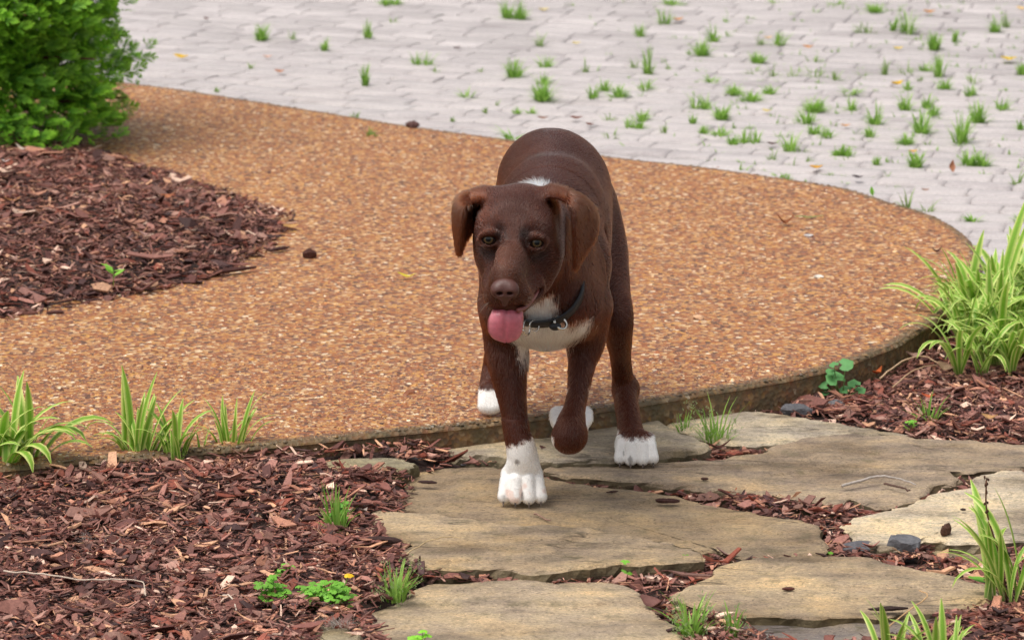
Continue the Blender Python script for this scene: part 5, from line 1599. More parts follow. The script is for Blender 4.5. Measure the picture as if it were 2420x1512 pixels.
def paw(us, v_tip, y_tip, root, zk=0.036, rt=0.0125, mid=0.008):
    x = [W(u, v_tip, y_tip)[0] for u in us]
    cx = sum(x) / 4
    pts = []
    FD.cone((cx - 0.012, y_tip + 0.046, 0.024), (cx + 0.012, y_tip + 0.046, 0.024), 0.0205, 0.0205, 0.010)
    for i, xx in enumerate(x):
        inner = i in (1, 2)
        f = mid if inner else 0.0
        kz = zk if inner else zk - 0.005
        top = np.array([cx + (xx - cx) * 0.82, y_tip + 0.034, kz + 0.006])
        K = np.array([cx + (xx - cx) * 0.92, y_tip + 0.023 - f, kz - 0.004])
        T = np.array([xx + (xx - cx) * 0.04, y_tip + 0.0135 - f, rt + 0.0012])
        rp = np.array(root) + ((xx - cx) * 0.45, 0, 0)
        FD.cone(rp, top, 0.0125, 0.0098, 0.006)
        FD.cone(top, K, 0.0092, 0.0094, 0.003)
        FD.cone(K, T, 0.0096, rt * 0.84, 0.0010)
        pts.append((T * (1, 1, 0.9), xx - cx))
    return pts
toes_a = paw((1193, 1219, 1249, 1275), 1198, gp(1233, 1198)[1], W(1236, 1098, 0.010), zk=0.043)

# ---- left fore leg (lifted, wrist folded)
FD.chain([(W(1390, 725, 0.06), 0.036), (W(1383, 800, 0.06), 0.031), (W(1377, 850, 0.045), 0.0215), (W(1367, 920, 0.02), 0.0175),
          (W(1357, 965, 0.0), 0.0172), (W(1348, 1008, -0.018), 0.0232), (W(1345, 1036, -0.022), 0.0215)], 0.014, (1, 1.12, 1))
FD.chain([(W(1346, 1032, -0.018), 0.0200), (W(1349, 1008, 0.03), 0.0215), (W(1350, 990, 0.06), 0.0235)], 0.012, (1.2, 1, 0.85))
for du in (-32, -11, 11, 32):
    FD.cone(W(1350 + du * 0.9, 992, 0.055), W(1350 + du, 975, 0.088), 0.012, 0.0105, 0.006)

# ---- left hind leg (planted)
FD.chain([(W(1380, 490, 0.43), 0.056), (W(1411, 590, 0.37), 0.050), (W(1437, 690, 0.28), 0.036), (W(1458, 750, 0.225), 0.0270), (W(1464, 800, 0.25), 0.0205), (W(1468, 860, 0.305), 0.0168), (W(1476, 915, 0.335), 0.0175)], 0.016, (0.95, 1.25, 1.0))
FD.ball(W(1480, 924, 0.334), 0.0105, 0.024)
FD.chain([(W(1478, 915, 0.33), 0.0175), (W(1482, 960, 0.295), 0.0175), (W(1490, 1012, 0.262), 0.0190), (W(1499, 1048, 0.242), 0.0210)], 0.012, (1.03, 1.1, 1))
toes_b = paw((1468, 1491, 1518, 1541), 1106, gp(1503, 1106)[1], W(1499, 1046, 0.245), zk=0.038, rt=0.0120)

# ---- right hind leg (pushing off, toes down)
FD.chain([(W(1236, 490, 0.43), 0.054), (W(1206, 610, 0.37), 0.048), (W(1192, 700, 0.30), 0.034), (W(1187, 750, 0.27), 0.026), (W(1180, 800, 0.34), 0.0190), (W(1168, 848, 0.41), 0.0165), (W(1160, 890, 0.405), 0.0170), (W(1157, 925, 0.385), 0.0180)], 0.014, (0.95, 1.2, 1.0))
for i, u_ in enumerate((1143, 1152, 1162, 1172)):
    FD.cone(W(1150 + i * 5, 920, 0.375), W(u_, 960 + (4 if i in (1, 2) else 0), 0.355), 0.0125, 0.0095, 0.006)

# ---- head
FD.ball(W(1219, 526, -0.095), 0.0585, 0.02, (1.0, 1.05, 0.82))                     # skull
FD.ball(W(1224, 494, -0.085), 0.046, 0.02, (1.05, 1.0, 0.70))
FD.cone(W(1164, 536, -0.140), W(1184, 518, -0.124), 0.0230, 0.0235, 0.025)            # brows
FD.cone(W(1265, 542, -0.140), W(1248, 522, -0.124), 0.0230, 0.0235, 0.025)
FD.ball(W(1166, 598, -0.115), 0.032, 0.025, (0.85, 1.2, 1.1))                      # cheeks
FD.ball(W(1275, 608, -0.105), 0.036, 0.025, (0.9, 1.2, 1.1))
FD.cone(W(1208, 572, -0.150), W(1196, 650, -0.228), 0.0300, 0.0215, 0.016)          # muzzle
FD.cone(W(1210, 612, -0.150), W(1198, 690, -0.212), 0.0380, 0.0270, 0.018)
FD.ball(W(1177, 694, -0.222), 0.0165, 0.014, (0.95, 1.1, 1.2))                    # flews
FD.ball(W(1222, 697, -0.220), 0.0178, 0.014, (0.95, 1.1, 1.2))
FD.cone(W(1255, 680, -0.165), W(1228, 705, -0.205), 0.0190, 0.0170, 0.016)
FD.cone(W(1166, 670, -0.175), W(1172, 697, -0.205), 0.0160, 0.0155, 0.016)
FD.cone(W(1194, 652, -0.234), W(1194, 670, -0.242), 0.0180, 0.0165, 0.012)         # bridge end
FD.cone(W(1250, 660, -0.120), W(1212, 722, -0.190), 0.0300, 0.0170, 0.015)         # lower jaw
FD.cone(W(1180, 655, -0.130), W(1195, 720, -0.190), 0.0240, 0.0160, 0.015)
# hollows below and beside the eyes, furrow of the forehead
FD.ball(W(1156, 565, -0.180), 0.0150, 0.012, carve=True)
FD.ball(W(1268, 573, -0.178), 0.0150, 0.012, carve=True)
FD.cone(W(1180, 548, -0.180), W(1172, 560, -0.182), 0.0080, 0.0080, 0.012, carve=True)
FD.cone(W(1245, 552, -0.180), W(1252, 565, -0.181), 0.0080, 0.0080, 0.012, carve=True)
FD.cone(W(1143, 596, -0.178), W(1146, 640, -0.208), 0.0150, 0.0100, 0.022, carve=True)
FD.cone(W(1290, 606, -0.172), W(1278, 650, -0.205), 0.0160, 0.0100, 0.022, carve=True)
FD.cone(W(1212, 470, -0.168), W(1209, 560, -0.187), 0.0035, 0.006, 0.014, carve=True)
# mouth slit
FD.cone(W(1176, 734, -0.262), W(1232, 731, -0.255), 0.0058, 0.0058, 0.004, (1, 4.0, 1), carve=True)
MOUTH = catmull([W(1226, 730, -0.240), W(1242, 722, -0.222), W(1256, 708, -0.206), W(1267, 694, -0.190), W(1275, 681, -0.172)], 5, False)
for _a, _b in zip(MOUTH[:-1], MOUTH[1:]):
    FD.cone(_a, _b, 0.0036, 0.0036, 0.003, carve=True)
# eyelids round an almond opening
EYES = [(np.array(W(1156, 563, -0.1625)), 0.0118), (np.array(W(1268, 571, -0.1600)), 0.0118)]
for c, r_ in EYES:
    FD.ball(c + np.array([0, 0.0016, 0]), 0.0132, 0.012)
    for sgn, dz, rr in ((1, 0.0092, 0.0034), (-1, -0.0088, 0.0026)):
        prev = None
        for t in np.linspace(-1, 1, 7):
            p = c + np.array([t * 0.0125, -0.0095 + 0.0085 * t * t, dz * (1 - 0.8 * t * t)])
            if prev is not None: FD.cone(prev, p, rr, rr, 0.006)
            prev = p
    for ox, rr in ((-0.0062, 0.0034), (-0.0030, 0.0050), (0.0, 0.0056), (0.0030, 0.0050), (0.0062, 0.0034)):
        FD.cone(c + np.array([ox, -0.026, -0.0004]), c + np.array([ox, -0.002, -0.0004]), rr, rr, 0.0020, carve=True)
    FD.ball(c, r_ + 0.0004, 0.001, carve=True)

# ---- ears
def ear_points(rows, rad):
    rows = np.array([[W(*c) for c in r] for r in rows])       # (nr, nc, 3)
    nr, nc, _ = rows.shape
    A = np.stack([catmull(rows[:, j], 14, closed=False) for j in range(nc)], 1)
    B = np.stack([catmull(A[i], 14, closed=False) for i in range(len(A))], 0)
    t = np.linspace(0, 1, B.shape[0])[:, None]; s = np.linspace(-1, 1, B.shape[1])[None, :]
    r = (rad[0] + (rad[1] - rad[0]) * t) * (1 - 0.35 * s ** 4)
    return B.reshape(-1, 3), np.broadcast_to(r, B.shape[:2]).reshape(-1)
EAR_R = ear_points([
    [(1268, 478, -0.110), (1275, 458, -0.090), (1288, 450, -0.065)],
    [(1302, 464, -0.122), (1304, 446, -0.095), (1314, 446, -0.065)],
    [(1350, 486, -0.132), (1368, 468, -0.100), (1398, 490, -0.066)],
    [(1356, 536, -0.134), (1382, 528, -0.100), (1408, 546, -0.080)],
    [(1359, 590, -0.126), (1376, 586, -0.108), (1388, 590, -0.094)],
    [(1358, 632, -0.116), (1361, 632, -0.112), (1364, 628, -0.108)]], (0.0050, 0.0032))
EAR_L = ear_points([
    [(1178, 482, -0.108), (1176, 460, -0.090), (1182, 448, -0.068)],
    [(1140, 476, -0.124), (1140, 453, -0.095), (1156, 447, -0.060)],
    [(1104, 484, -0.136), (1093, 466, -0.100), (1136, 464, -0.048)],
    [(1094, 526, -0.134), (1079, 508, -0.100), (1132, 528, -0.046)],
    [(1091, 564, -0.122), (1079, 554, -0.100), (1106, 556, -0.066)],
    [(1087, 596, -0.110), (1084, 595, -0.104), (1085, 592, -0.096)]], (0.0050, 0.0030))
FD.sheet(*EAR_R, 0.010)
FD.sheet(*EAR_L, 0.010)

# gentle muscle and loose-skin relief
DV, DF = FD.surface()
_nrm = FD.grad(DV)

# ---- coat markings -------------------------------------------------
CHEST = np.array([W(u, v, -0.03)[[0, 2]] for u, v in
    [(1238, 700), (1275, 688), (1304, 682), (1312, 705), (1316, 735), (1332, 752), (1352, 766), (1380, 752), (1390, 758), (1386, 780), (1362, 800), (1344, 812),
     (1340, 850), (1250, 850), (1240, 872), (1226, 862), (1222, 830), (1212, 812), (1228, 770), (1240, 735)]])
C_BROWN = np.array([0.0260, 0.0043, 0.0015]); C_RUST = np.array([0.110, 0.023, 0.0064]); C_MUZ = np.array([0.080, 0.025, 0.012]); C_FACE_SHADE = np.array([0.010, 0.0032, 0.0020])
C_WHITE = np.array([0.90, 0.87, 0.83]); C_EAR = np.array([0.092, 0.022, 0.0068]); C_CHEST_SHADE = np.array([0.78, 0.68, 0.55])
_wrist = np.array(W(1345, 1036, -0.022))

def sstep(a, b, x):
    t = np.clip((x - a) / (b - a), 0, 1)
    return t * t * (3 - 2 * t)

def white_mask(P, jit):
    """1 where the coat is white; jit moves the border from hair to hair"""
    x, y, z = P[:, 0], P[:, 1], P[:, 2]
    w = np.zeros(len(P))
    b = 0.003
    m = (x < 0.075) & (y < 0.09) & (z < 0.14)
    zb = 0.0955 + 0.010 * (x - 0.01) / 0.03 + jit * 1.5
    fore = (np.abs(x - 0.013) < 0.05)
    w = np.maximum(w, m * fore * sstep(zb + b, zb - b, z))
    m = (x > 0.12) & (z < 0.08)
    zb = 0.046 + 0.12 * (y - 0.24) + jit
    w = np.maximum(w, m * sstep(zb + b, zb - b, z))
    m = (x < 0.02) & (y > 0.30) & (z < 0.16)
    zb = 0.086 + jit
    w = np.maximum(w, m * sstep(zb + b, zb - b, z))
    m = (np.abs(x - _wrist[0]) < 0.05) & (np.abs(z - _wrist[2]) < 0.07) & (y > -0.01)
    yb = 0.014 + jit
    w = np.maximum(w, m * sstep(yb - b, yb + b, y))
    m = (y < 0.12) & (z > 0.18)
    d = sd_poly(CHEST, x, z) + jit * 2.6 + (vnoise(x * 75, y * 40, z * 75) - 0.5) * 0.012
    w = np.maximum(w, m * sstep(b, -b, d))
    c = np.array([W(1236, 437, 0.02)[0], 0.020])
    d = np.hypot((x - c[0]) / 0.038, (y - c[1]) / 0.042)
    w = np.maximum(w, (z > 0.42) * sstep(1.2, 0.8, d + jit * 40))
    return w

NOSE_X, _, NOSE_Z = W(1195, 668, -0.25); EYE_X = (EYES[0][0][0] + EYES[1][0][0]) / 2; EYE_Z = (EYES[0][0][2] + EYES[1][0][2]) / 2
FLECK = W(1222, 1090, -0.01)
_ear_side = np.array([W(1225, 500, -0.1)[0], -0.1])
def coat(P, jit):
    x, y, z = P[:, 0], P[:, 1], P[:, 2]
    n = vnoise(x * 22 + 5, y * 22 + 3, z * 22)
    c = C_BROWN + (C_RUST - C_BROWN) * (0.10 + 0.30 * n)[:, None]
    leg = sstep(0.26, 0.14, z)[:, None]
    c = c + (C_RUST - c) * 0.12 * leg
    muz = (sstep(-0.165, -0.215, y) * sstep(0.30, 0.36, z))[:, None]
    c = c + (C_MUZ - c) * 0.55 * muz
    # paler bridge, darker eye surrounds and cheeks: light and shade painted into the coat
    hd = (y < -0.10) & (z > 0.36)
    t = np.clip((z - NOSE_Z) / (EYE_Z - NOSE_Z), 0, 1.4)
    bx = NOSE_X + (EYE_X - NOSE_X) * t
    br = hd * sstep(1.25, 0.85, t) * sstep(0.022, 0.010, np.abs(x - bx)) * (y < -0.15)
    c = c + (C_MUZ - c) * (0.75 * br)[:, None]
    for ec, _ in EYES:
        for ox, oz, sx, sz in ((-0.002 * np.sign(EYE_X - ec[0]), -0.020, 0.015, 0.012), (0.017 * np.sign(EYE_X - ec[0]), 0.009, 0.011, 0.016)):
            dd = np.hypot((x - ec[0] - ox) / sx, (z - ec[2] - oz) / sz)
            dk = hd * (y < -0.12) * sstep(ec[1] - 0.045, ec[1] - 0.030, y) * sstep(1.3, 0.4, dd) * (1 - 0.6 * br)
            c = c + (C_FACE_SHADE - c) * (0.70 * dk)[:, None]
    e = ((y < -0.045) & (np.abs(x - _ear_side[0]) > 0.0715) & (z > 0.36)).astype(float)
    e = np.maximum(e, (y < -0.05) * sstep(0.036, 0.066, np.abs(x - _ear_side[0])) * sstep(0.462, 0.490, z))[:, None]
    c = c + (C_EAR - c) * e * (0.60 + 0.45 * n)[:, None]
    w = white_mask(P, jit)[:, None]
    wc = C_WHITE + (C_CHEST_SHADE - C_WHITE) * (sstep(0.30, 0.24, z) * (z > 0.17) * 0.45)[:, None]  # lower chest creamier, its shade painted into the white
    # pink skin and a few dark hairs between the toes, one dark fleck on the sock
    pz = (z < 0.040) & (y < 0.26)
    n2 = vnoise(x * 150, y * 60, z * 90); n3 = vnoise(x * 190 + 7, y * 70 + 3, z * 60)
    wc = wc + (np.array([0.72, 0.46, 0.36]) - wc) * (pz * (y < 0.1) * sstep(0.60, 0.80, n2) * 0.55)[:, None]
    wc = wc + (np.array([0.14, 0.12, 0.11]) - wc) * (pz * sstep(0.74, 0.86, n3) * 0.7)[:, None]
    fl = np.hypot((x - FLECK[0]) / 0.0045, (z - FLECK[2]) / 0.0045)
    wc = wc + (np.array([0.20, 0.17, 0.15]) - wc) * (sstep(1.3, 0.5, fl) * (y < 0.05) * 0.8)[:, None]
    return c + (wc - c) * w

_low = vnoise(DV[:, 0] * 30, DV[:, 1] * 30, DV[:, 2] * 30) - 0.5
_m2 = vnoise(DV[:, 0] * 14 + 3, DV[:, 1] * 11, DV[:, 2] * 9) - 0.5
DV = DV + _nrm * (_low * 0.0022 + _m2 * 0.0060 * (DV[:, 1] > -0.03) * (DV[:, 2] > 0.13))[:, None]
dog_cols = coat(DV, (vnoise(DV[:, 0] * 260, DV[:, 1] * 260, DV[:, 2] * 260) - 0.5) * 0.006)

# skin and coat materials
def coat_mat(name, hair):
    m, nt, b = new_mat(name)
    if hair:
        a = N(nt, "Attribute"); a.attribute_name = "hair_color"
        c = a.outputs["Color"]
        b.inputs["Roughness"].default_value = 0.42
        b.inputs["Specular IOR Level"].default_value = 0.45
        b.inputs["Sheen Weight"].default_value = 0.0
        b.inputs["Sheen Roughness"].default_value = 0.4
    else:
        c = vcol(nt)
        b.inputs["Roughness"].default_value = 0.55
        b.inputs["Specular IOR Level"].default_value = 0.25
    nt.links.new(c, b.inputs["Base Color"])
    if hair:
        h = N(nt, "BsdfHairPrincipled"); h.parametrization = 'COLOR'
        h.inputs["Roughness"].default_value = 0.20; h.inputs["Radial Roughness"].default_value = 0.40; h.inputs["Coat"].default_value = 0.0
        nt.links.new(c, h.inputs["Color"])
        nt.links.new(h.outputs[0], nt.nodes["Material Output"].inputs["Surface"])
    return m
M_SKIN = coat_mat("dog_coat", False)
M_HAIR = coat_mat("dog_hair", True)

dog_me = mesh_np("dog", DV, DF, M_SKIN, dog_cols)
dog = tag(obj("dog", dog_me), "chocolate brown puppy with white chest and white socks walking over the flagstones, tongue out", "dog")

# ---- short coat as hair curves --------------------------------------
def grow_fur(n_total, parent):
    r = np.random.default_rng(5)
    v = DV[DF]
    ar = np.linalg.norm(np.cross(v[:, 2] - v[:, 0], v[:, 3] - v[:, 1]), axis=1)
    cen = v.mean(1)
    wgt = ar * np.where(cen[:, 1] < -0.03, 1.8, 1.0)
    f = r.choice(len(DF), n_total, p=wgt / wgt.sum())
    a, b = r.random(n_total)[:, None], r.random(n_total)[:, None]
    q = v[f]
    P = (q[:, 0] * (1 - a) + q[:, 1] * a) * (1 - b) + (q[:, 3] * (1 - a) + q[:, 2] * a) * b
    nn = FD.grad(P)
    # keep clear of eyes, nose leather, mouth
    keep = np.ones(n_total, bool)
    for c, r_ in EYES:
        dd = P - (c + np.array([0, -0.008, 0]))
        keep &= ~((np.abs(dd[:, 0]) < 0.0128) & (np.abs(dd[:, 2]) < 0.0075) & (np.abs(dd[:, 1]) < 0.02))
    nose_c = np.array(W(1193, 681, -0.258))
    keep &= np.linalg.norm((P - nose_c) / np.array([1.15, 1, 1]), axis=1) > 0.0195
    mouth = (np.abs(P[:, 2] - W(1200, 733, -0.24)[2]) < 0.006) & (P[:, 1] < -0.2)
    keep &= ~mouth
    for q_ in MOUTH: keep &= np.linalg.norm(P - q_, axis=1) > 0.0062
    keep &= P[:, 2] > 0.004
    P, nn = P[keep], nn[keep]; n = len(P)
    # lie of the coat
    x, y, z = P.T
    back = np.tile(np.array([0.0, 1.0, -0.55]), (n, 1))
    down = np.tile(np.array([0.0, 0.25, -1.0]), (n, 1))
    nose_p = np.array(W(1195, 640, -0.25))
    away = P - nose_p; away /= np.linalg.norm(away, axis=1, keepdims=True) + 1e-9
    side = np.zeros((n, 3)); side[:, 0] = np.tanh((x - 0.055) / 0.03)
    wl = sstep(0.30, 0.20, z)[:, None]
    wh = (sstep(-0.03, -0.07, y) * sstep(0.30, 0.34, z))[:, None]
    back = back + side * 0.35 * (1 - wl)
    D = back * (1 - wl) + down * wl
    D = D * (1 - wh) + away * wh
    chest = ((y < 0.05) & (z < 0.40) & (z > 0.2) & (y > -0.1))[:, None]
    D = np.where(chest, np.array([0.0, -0.1, -1.0]), D)
    earm = ((y < -0.045) & (np.abs(x - _ear_side[0]) > 0.068) & (z > 0.36))[:, None]
    D = np.where(earm, np.array([0.0, 0.1, -1.0]), D)
    w3 = np.stack([vnoise(x * 40 + i * 9, y * 40 + i * 5, z * 40) - 0.5 for i in range(3)], 1)
    D = D / (np.linalg.norm(D, axis=1, keepdims=True) + 1e-9) + 0.14 * w3 + r.normal(0, 0.025, (n, 3))
    D -= nn * (D * nn).sum(1, keepdims=True)
    D /= np.linalg.norm(D, axis=1, keepdims=True) + 1e-9
    jit = r.normal(0, 0.0022, n)
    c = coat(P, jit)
    wm = white_mask(P, jit)
    L = np.full(n, 0.0078)
    L = np.where(wh[:, 0] > 0.5, 0.0052, L)
    L = np.where((y < -0.19), 0.0034, L)
    L = np.where(z < 0.12, 0.0050, L)
    L = np.where((z < 0.12) & (wm > 0.5), 0.0036, L)
    L = np.where(z < 0.042, 0.0024, L)
    L = np.where(chest[:, 0], 0.009, L)
    L = np.where(chest[:, 0] & (wm > 0.5), 0.015, L)
    L = np.where(earm[:, 0], 0.0075, L)
    eb = (y < -0.05) & (np.abs(x - _ear_side[0]) > 0.046 + r.normal(0, 0.005, n)) & (z > 0.470 + r.normal(0, 0.004, n))
    L = np.where(eb, 0.012, L)
    nape = (z > 0.42) & (y > -0.06) & (wm > 0.5)
    L = np.where(nape, 0.017, L)
    L = L * r.uniform(0.65, 1.25, n)
    lift = np.where(earm[:, 0] | eb, 0.20, 0.055) * r.uniform(0.3, 1.7, n)
    lift = np.where(chest[:, 0], 0.22, lift)
    lift = np.where(nape, 0.75, lift)
    K = 4
    pts = np.empty((n, K, 3))
    for k in range(K):
        t = k / (K - 1)
        pts[:, k] = P + D * (L * t)[:, None] + nn * (L * lift * (t - 0.55 * t * t) * 1.6 + (-0.0004 if k == 0 else 0.00035))[:, None]
    pts[..., 2] = np.maximum(pts[..., 2], 0.0015)
    rad0 = np.where(wm > 0.5, 0.00026, 0.00024)
    rad = rad0[:, None] * np.array([1.0, 0.9, 0.65, 0.2])[None, :]
    hc = bpy.data.hair_curves.new("fur")
    hc.add_curves([K] * n)
    hc.attributes["position"].data.foreach_set("vector", pts.astype(np.float32).ravel())
    ra = hc.attributes.get("radius") or hc.attributes.new("radius", 'FLOAT', 'POINT')
    ra.data.foreach_set("value", rad.astype(np.float32).ravel())
    c = c * r.uniform(0.86, 1.16, n)[:, None]
    ca = hc.attributes.new("hair_color", 'FLOAT_COLOR', 'CURVE')
    cc = np.ones((n, 4), np.float32); cc[:, :3] = c
    ca.data.foreach_set("color", cc.ravel())
    hc.materials.append(M_HAIR)
    o = bpy.data.objects.new("fur", hc)
    return link(o, parent)
grow_fur(230000, dog)

# ---- eyes ------------------------------------------------------------
def uv_ball(c, r, nu=24, nv=16, s=(1, 1, 1)):
    V = [np.array([0, 0, 1.0])]
    for i in range(1, nv):
        for j in range(nu):
            a, b = math.pi * i / nv, 2 * math.pi * j / nu
            V.append(np.array([math.sin(a) * math.cos(b), math.sin(a) * math.sin(b), math.cos(a)]))
    V.append(np.array([0, 0, -1.0]))
    F = []
    for j in range(nu):
        F.append((0, 1 + j, 1 + (j + 1) % nu))
        F.append((len(V) - 1, 1 + (nv - 2) * nu + (j + 1) % nu, 1 + (nv - 2) * nu + j))
    for i in range(nv - 2):
        for j in range(nu):
            F.append((1 + i * nu + j, 1 + (i + 1) * nu + j, 1 + (i + 1) * nu + (j + 1) % nu, 1 + i * nu + (j + 1) % nu))
    return np.array(V) * r * np.array(s) + np.array(c), F

def eye_mat():
    m, nt, b = new_mat("dog_eye")
    sep = N(nt, "SeparateXYZ"); nt.links.new(tex_coord(nt), sep.inputs[0])
    r2 = N(nt, "Math", operation='ADD')
    sx = N(nt, "Math", operation='MULTIPLY'); nt.links.new(sep.outputs[0], sx.inputs[0]); nt.links.new(sep.outputs[0], sx.inputs[1])
    sz = N(nt, "Math", operation='MULTIPLY'); nt.links.new(sep.outputs[2], sz.inputs[0]); nt.links.new(sep.outputs[2], sz.inputs[1])
    nt.links.new(sx.outputs[0], r2.inputs[0]); nt.links.new(sz.outputs[0], r2.inputs[1])
    sq = N(nt, "Math", operation='SQRT'); nt.links.new(r2.outputs[0], sq.inputs[0])
    mp = N(nt, "Math", operation='MULTIPLY'); mp.inputs[1].default_value = 100.0; nt.links.new(sq.outputs[0], mp.inputs[0])
    rp = ramp(nt, mp.outputs[0], [(0.0, (0.004, 0.005, 0.006)), (0.33, (0.004, 0.005, 0.006)), (0.39, (0.070, 0.052, 0.025)), (0.58, (0.125, 0.074, 0.030)), (0.66, (0.02, 0.010, 0.006)), (0.80, (0.02, 0.012, 0.010)), (1.0, (0.06, 0.04, 0.035))])
    nt.links.new(rp.outputs[0], b.inputs["Base Color"])
    b.inputs["Roughness"].default_value = 0.04
    b.inputs["Specular IOR Level"].default_value = 0.4
    return m
M_EYE = eye_mat()
for (c, r_), yaw in zip(EYES, (-0.10, 0.06)):
    V_, F_ = uv_ball((0, 0, 0), r_)
    e = obj("eye", mesh_np("eye", V_, F_, M_EYE), dog, loc=c, rot=(R(-6), 0, yaw))

# ---- nose leather ------------------------------------------------------
def nose_mesh():
    h = 0.0011
    c = np.array(W(1193, 681, -0.2572))
    f = Field(c - 0.035, c + 0.035, h)
    f.ball(c + (0, 0.004, 0.0012), 0.0138, 0.006, (1.24, 0.80, 0.94))
    f.ball(c + (-0.0100, -0.0010, -0.0035), 0.0088, 0.009, (1, 1, 1.05))
    f.ball(c + (0.0100, -0.0010, -0.0035), 0.0088, 0.009, (1, 1, 1.05))
    f.cone(c + (0, 0.002, -0.010), c + (0, 0.005, -0.023), 0.0075, 0.0040, 0.008)
    for s in (-1, 1):
        f.cone(c + (s * 0.0095, -0.020, -0.0085), c + (s * 0.0065, -0.002, -0.0040), 0.0040, 0.0028, 0.003, (1.3, 1, 0.8), carve=True)
        f.cone(c + (s * 0.0190, -0.012, -0.0085), c + (s * 0.0110, -0.012, -0.0088), 0.0012, 0.0022, 0.003, carve=True)
    f.cone(c + (0, -0.0140, -0.006), c + (0, -0.007, -0.021), 0.0007, 0.0010, 0.002, carve=True)
    return f.surface()
m, nt, b = new_mat("nose_leather")
nn_ = noise(nt, tex_coord(nt), 900, 2)
vv = N(nt, "TexVoronoi"); vv.inputs["Scale"].default_value = 700; nt.links.new(tex_coord(nt), vv.inputs["Vector"])
cr = ramp(nt, nn_.outputs[0], [(0.3, (0.066, 0.020, 0.014)), (0.7, (0.105, 0.036, 0.026))])
nt.links.new(cr.outputs[0], b.inputs["Base Color"])
b.inputs["Roughness"].default_value = 0.46
bump(nt, b, vv.outputs["Distance"], 0.35, 0.0006)
V_, F_ = nose_mesh()
obj("nose", mesh_np("nose", V_, F_, m), dog)

# ---- tongue --------------------------------------------------------------
def tongue_mesh():
    rows = [  # u centre, v, y, half width m, cup
        (1204, 714, -0.185, 0.0170, 0.0), (1202, 720, -0.206, 0.0195, 0.001), (1199, 728, -0.224, 0.0222, 0.004), (1197, 740, -0.2350, 0.0242, 0.006),
        (1195, 757, -0.2385, 0.0256, 0.006), (1194, 773, -0.2385, 0.0255, 0.005), (1194, 787, -0.237, 0.0240, 0.004), (1195, 798, -0.235, 0.0200, 0.003),
        (1196, 804, -0.234, 0.0150, 0.002), (1197, 808, -0.233, 0.0070, 0.001)]
    C = np.array([W(a, b_, c_) for a, b_, c_, _, _ in rows]); hw = np.array([r_[3] for r_ in rows]); cup = np.array([r_[4] for r_ in rows])
    C = catmull(C, 4, False)
    t0 = np.arange(len(rows)); t1 = np.linspace(0, len(rows) - 1, len(C))
    hw = np.interp(t1, t0, hw); cup = np.interp(t1, t0, cup)
    T = np.gradient(C, axis=0); T /= np.linalg.norm(T, axis=1, keepdims=True)
    nc = 17
    top, bot, cols_t = [], [], []
    for i in range(len(C)):
        nrm = np.cross(T[i], np.array([1.0, 0, 0])); nrm /= np.linalg.norm(nrm)
        if nrm[1] > 0: nrm = -nrm
        for j in range(nc):
            s = -1 + 2 * j / (nc - 1)
            gr = -0.0019 * math.exp(-(s / 0.09) ** 2) + 0.0009 * math.exp(-((abs(s) - 0.35) / 0.25) ** 2)
            p = C[i] + np.array([1.0, 0, 0]) * s * hw[i] + nrm * (gr + cup[i] * (-abs(s) ** 2.4))
            th = 0.0042 * (1 - abs(s) ** 3.5) ** 0.5 * min(1.0, 0.35 + 3 * (1 - i / (len(C) - 1)))
            top.append(p + nrm * th * 0.4); bot.append(p - nrm * th * 0.6)
            e_ = abs(s) ** 3
            f_ = i / (len(C) - 1)
            base = np.array([0.56, 0.145, 0.185]) * (1 - e_) + np.array([0.70, 0.24, 0.275]) * e_
            base = base * (0.88 + 0.12 * f_)
            if f_ > 0.8: base = base * (1 - 0.5 * (f_ - 0.8)) + np.array([0.55, 0.10, 0.12]) * 0.5 * (f_ - 0.8)
            cols_t.append(base)
    n = len(C) * nc
    V = np.array(top + bot); F = []
    for i in range(len(C) - 1):
        for j in range(nc - 1):
            a = i * nc + j
            F.append((a, a + 1, a + nc + 1, a + nc)); F.append((n + a, n + a + nc, n + a + nc + 1, n + a + 1))
    for i in range(len(C) - 1):
        a = i * nc; F.append((a, a + nc, n + a + nc, n + a))
        a = i * nc + nc - 1; F.append((a, n + a, n + a + nc, a + nc))
    for j in range(nc - 1):
        a = (len(C) - 1) * nc + j; F.append((a, a + 1, n + a + 1, n + a))
    return V, F, np.array(cols_t + cols_t)
m, nt, b = new_mat("tongue_flesh")
c_ = vcol(nt)
n1 = noise(nt, tex_coord(nt), 1400, 2); n2 = noise(nt, tex_coord(nt), 160, 3)
r1 = ramp(nt, n2.outputs[0], [(0.3, (0.86,) * 3), (0.7, (1.1,) * 3)])
nt.links.new(mixc(nt, 1.0, c_, r1.outputs[0], 'MULTIPLY'), b.inputs["Base Color"])
b.inputs["Roughness"].default_value = 0.28
b.inputs["Subsurface Weight"].default_value = 0.25
b.inputs["Subsurface Radius"].default_value = (0.008, 0.003, 0.002)
b.inputs["Subsurface Scale"].default_value = 0.5
bump(nt, b, n1.outputs[0], 0.35, 0.0006)
V_, F_, C_ = tongue_mesh()
tongue = obj("tongue", mesh_np("tongue", V_, F_, m, C_), dog)

# inner lip seen along the open left corner of the mouth
m_lip, nt, b = new_mat("lip_flesh")
b.inputs["Base Color"].default_value = (0.24, 0.070, 0.060, 1)
b.inputs["Roughness"].default_value = 0.35
P_ = MOUTH + np.array([-0.0012, 0.0014, -0.0022])
V_, F_ = tube(P_, np.interp(np.linspace(0, 1, len(P_)), [0, 0.5, 1], [0.0036, 0.0034, 0.0018]), 8)
obj("lip", mesh_np("lip", V_, F_, m_lip), dog)

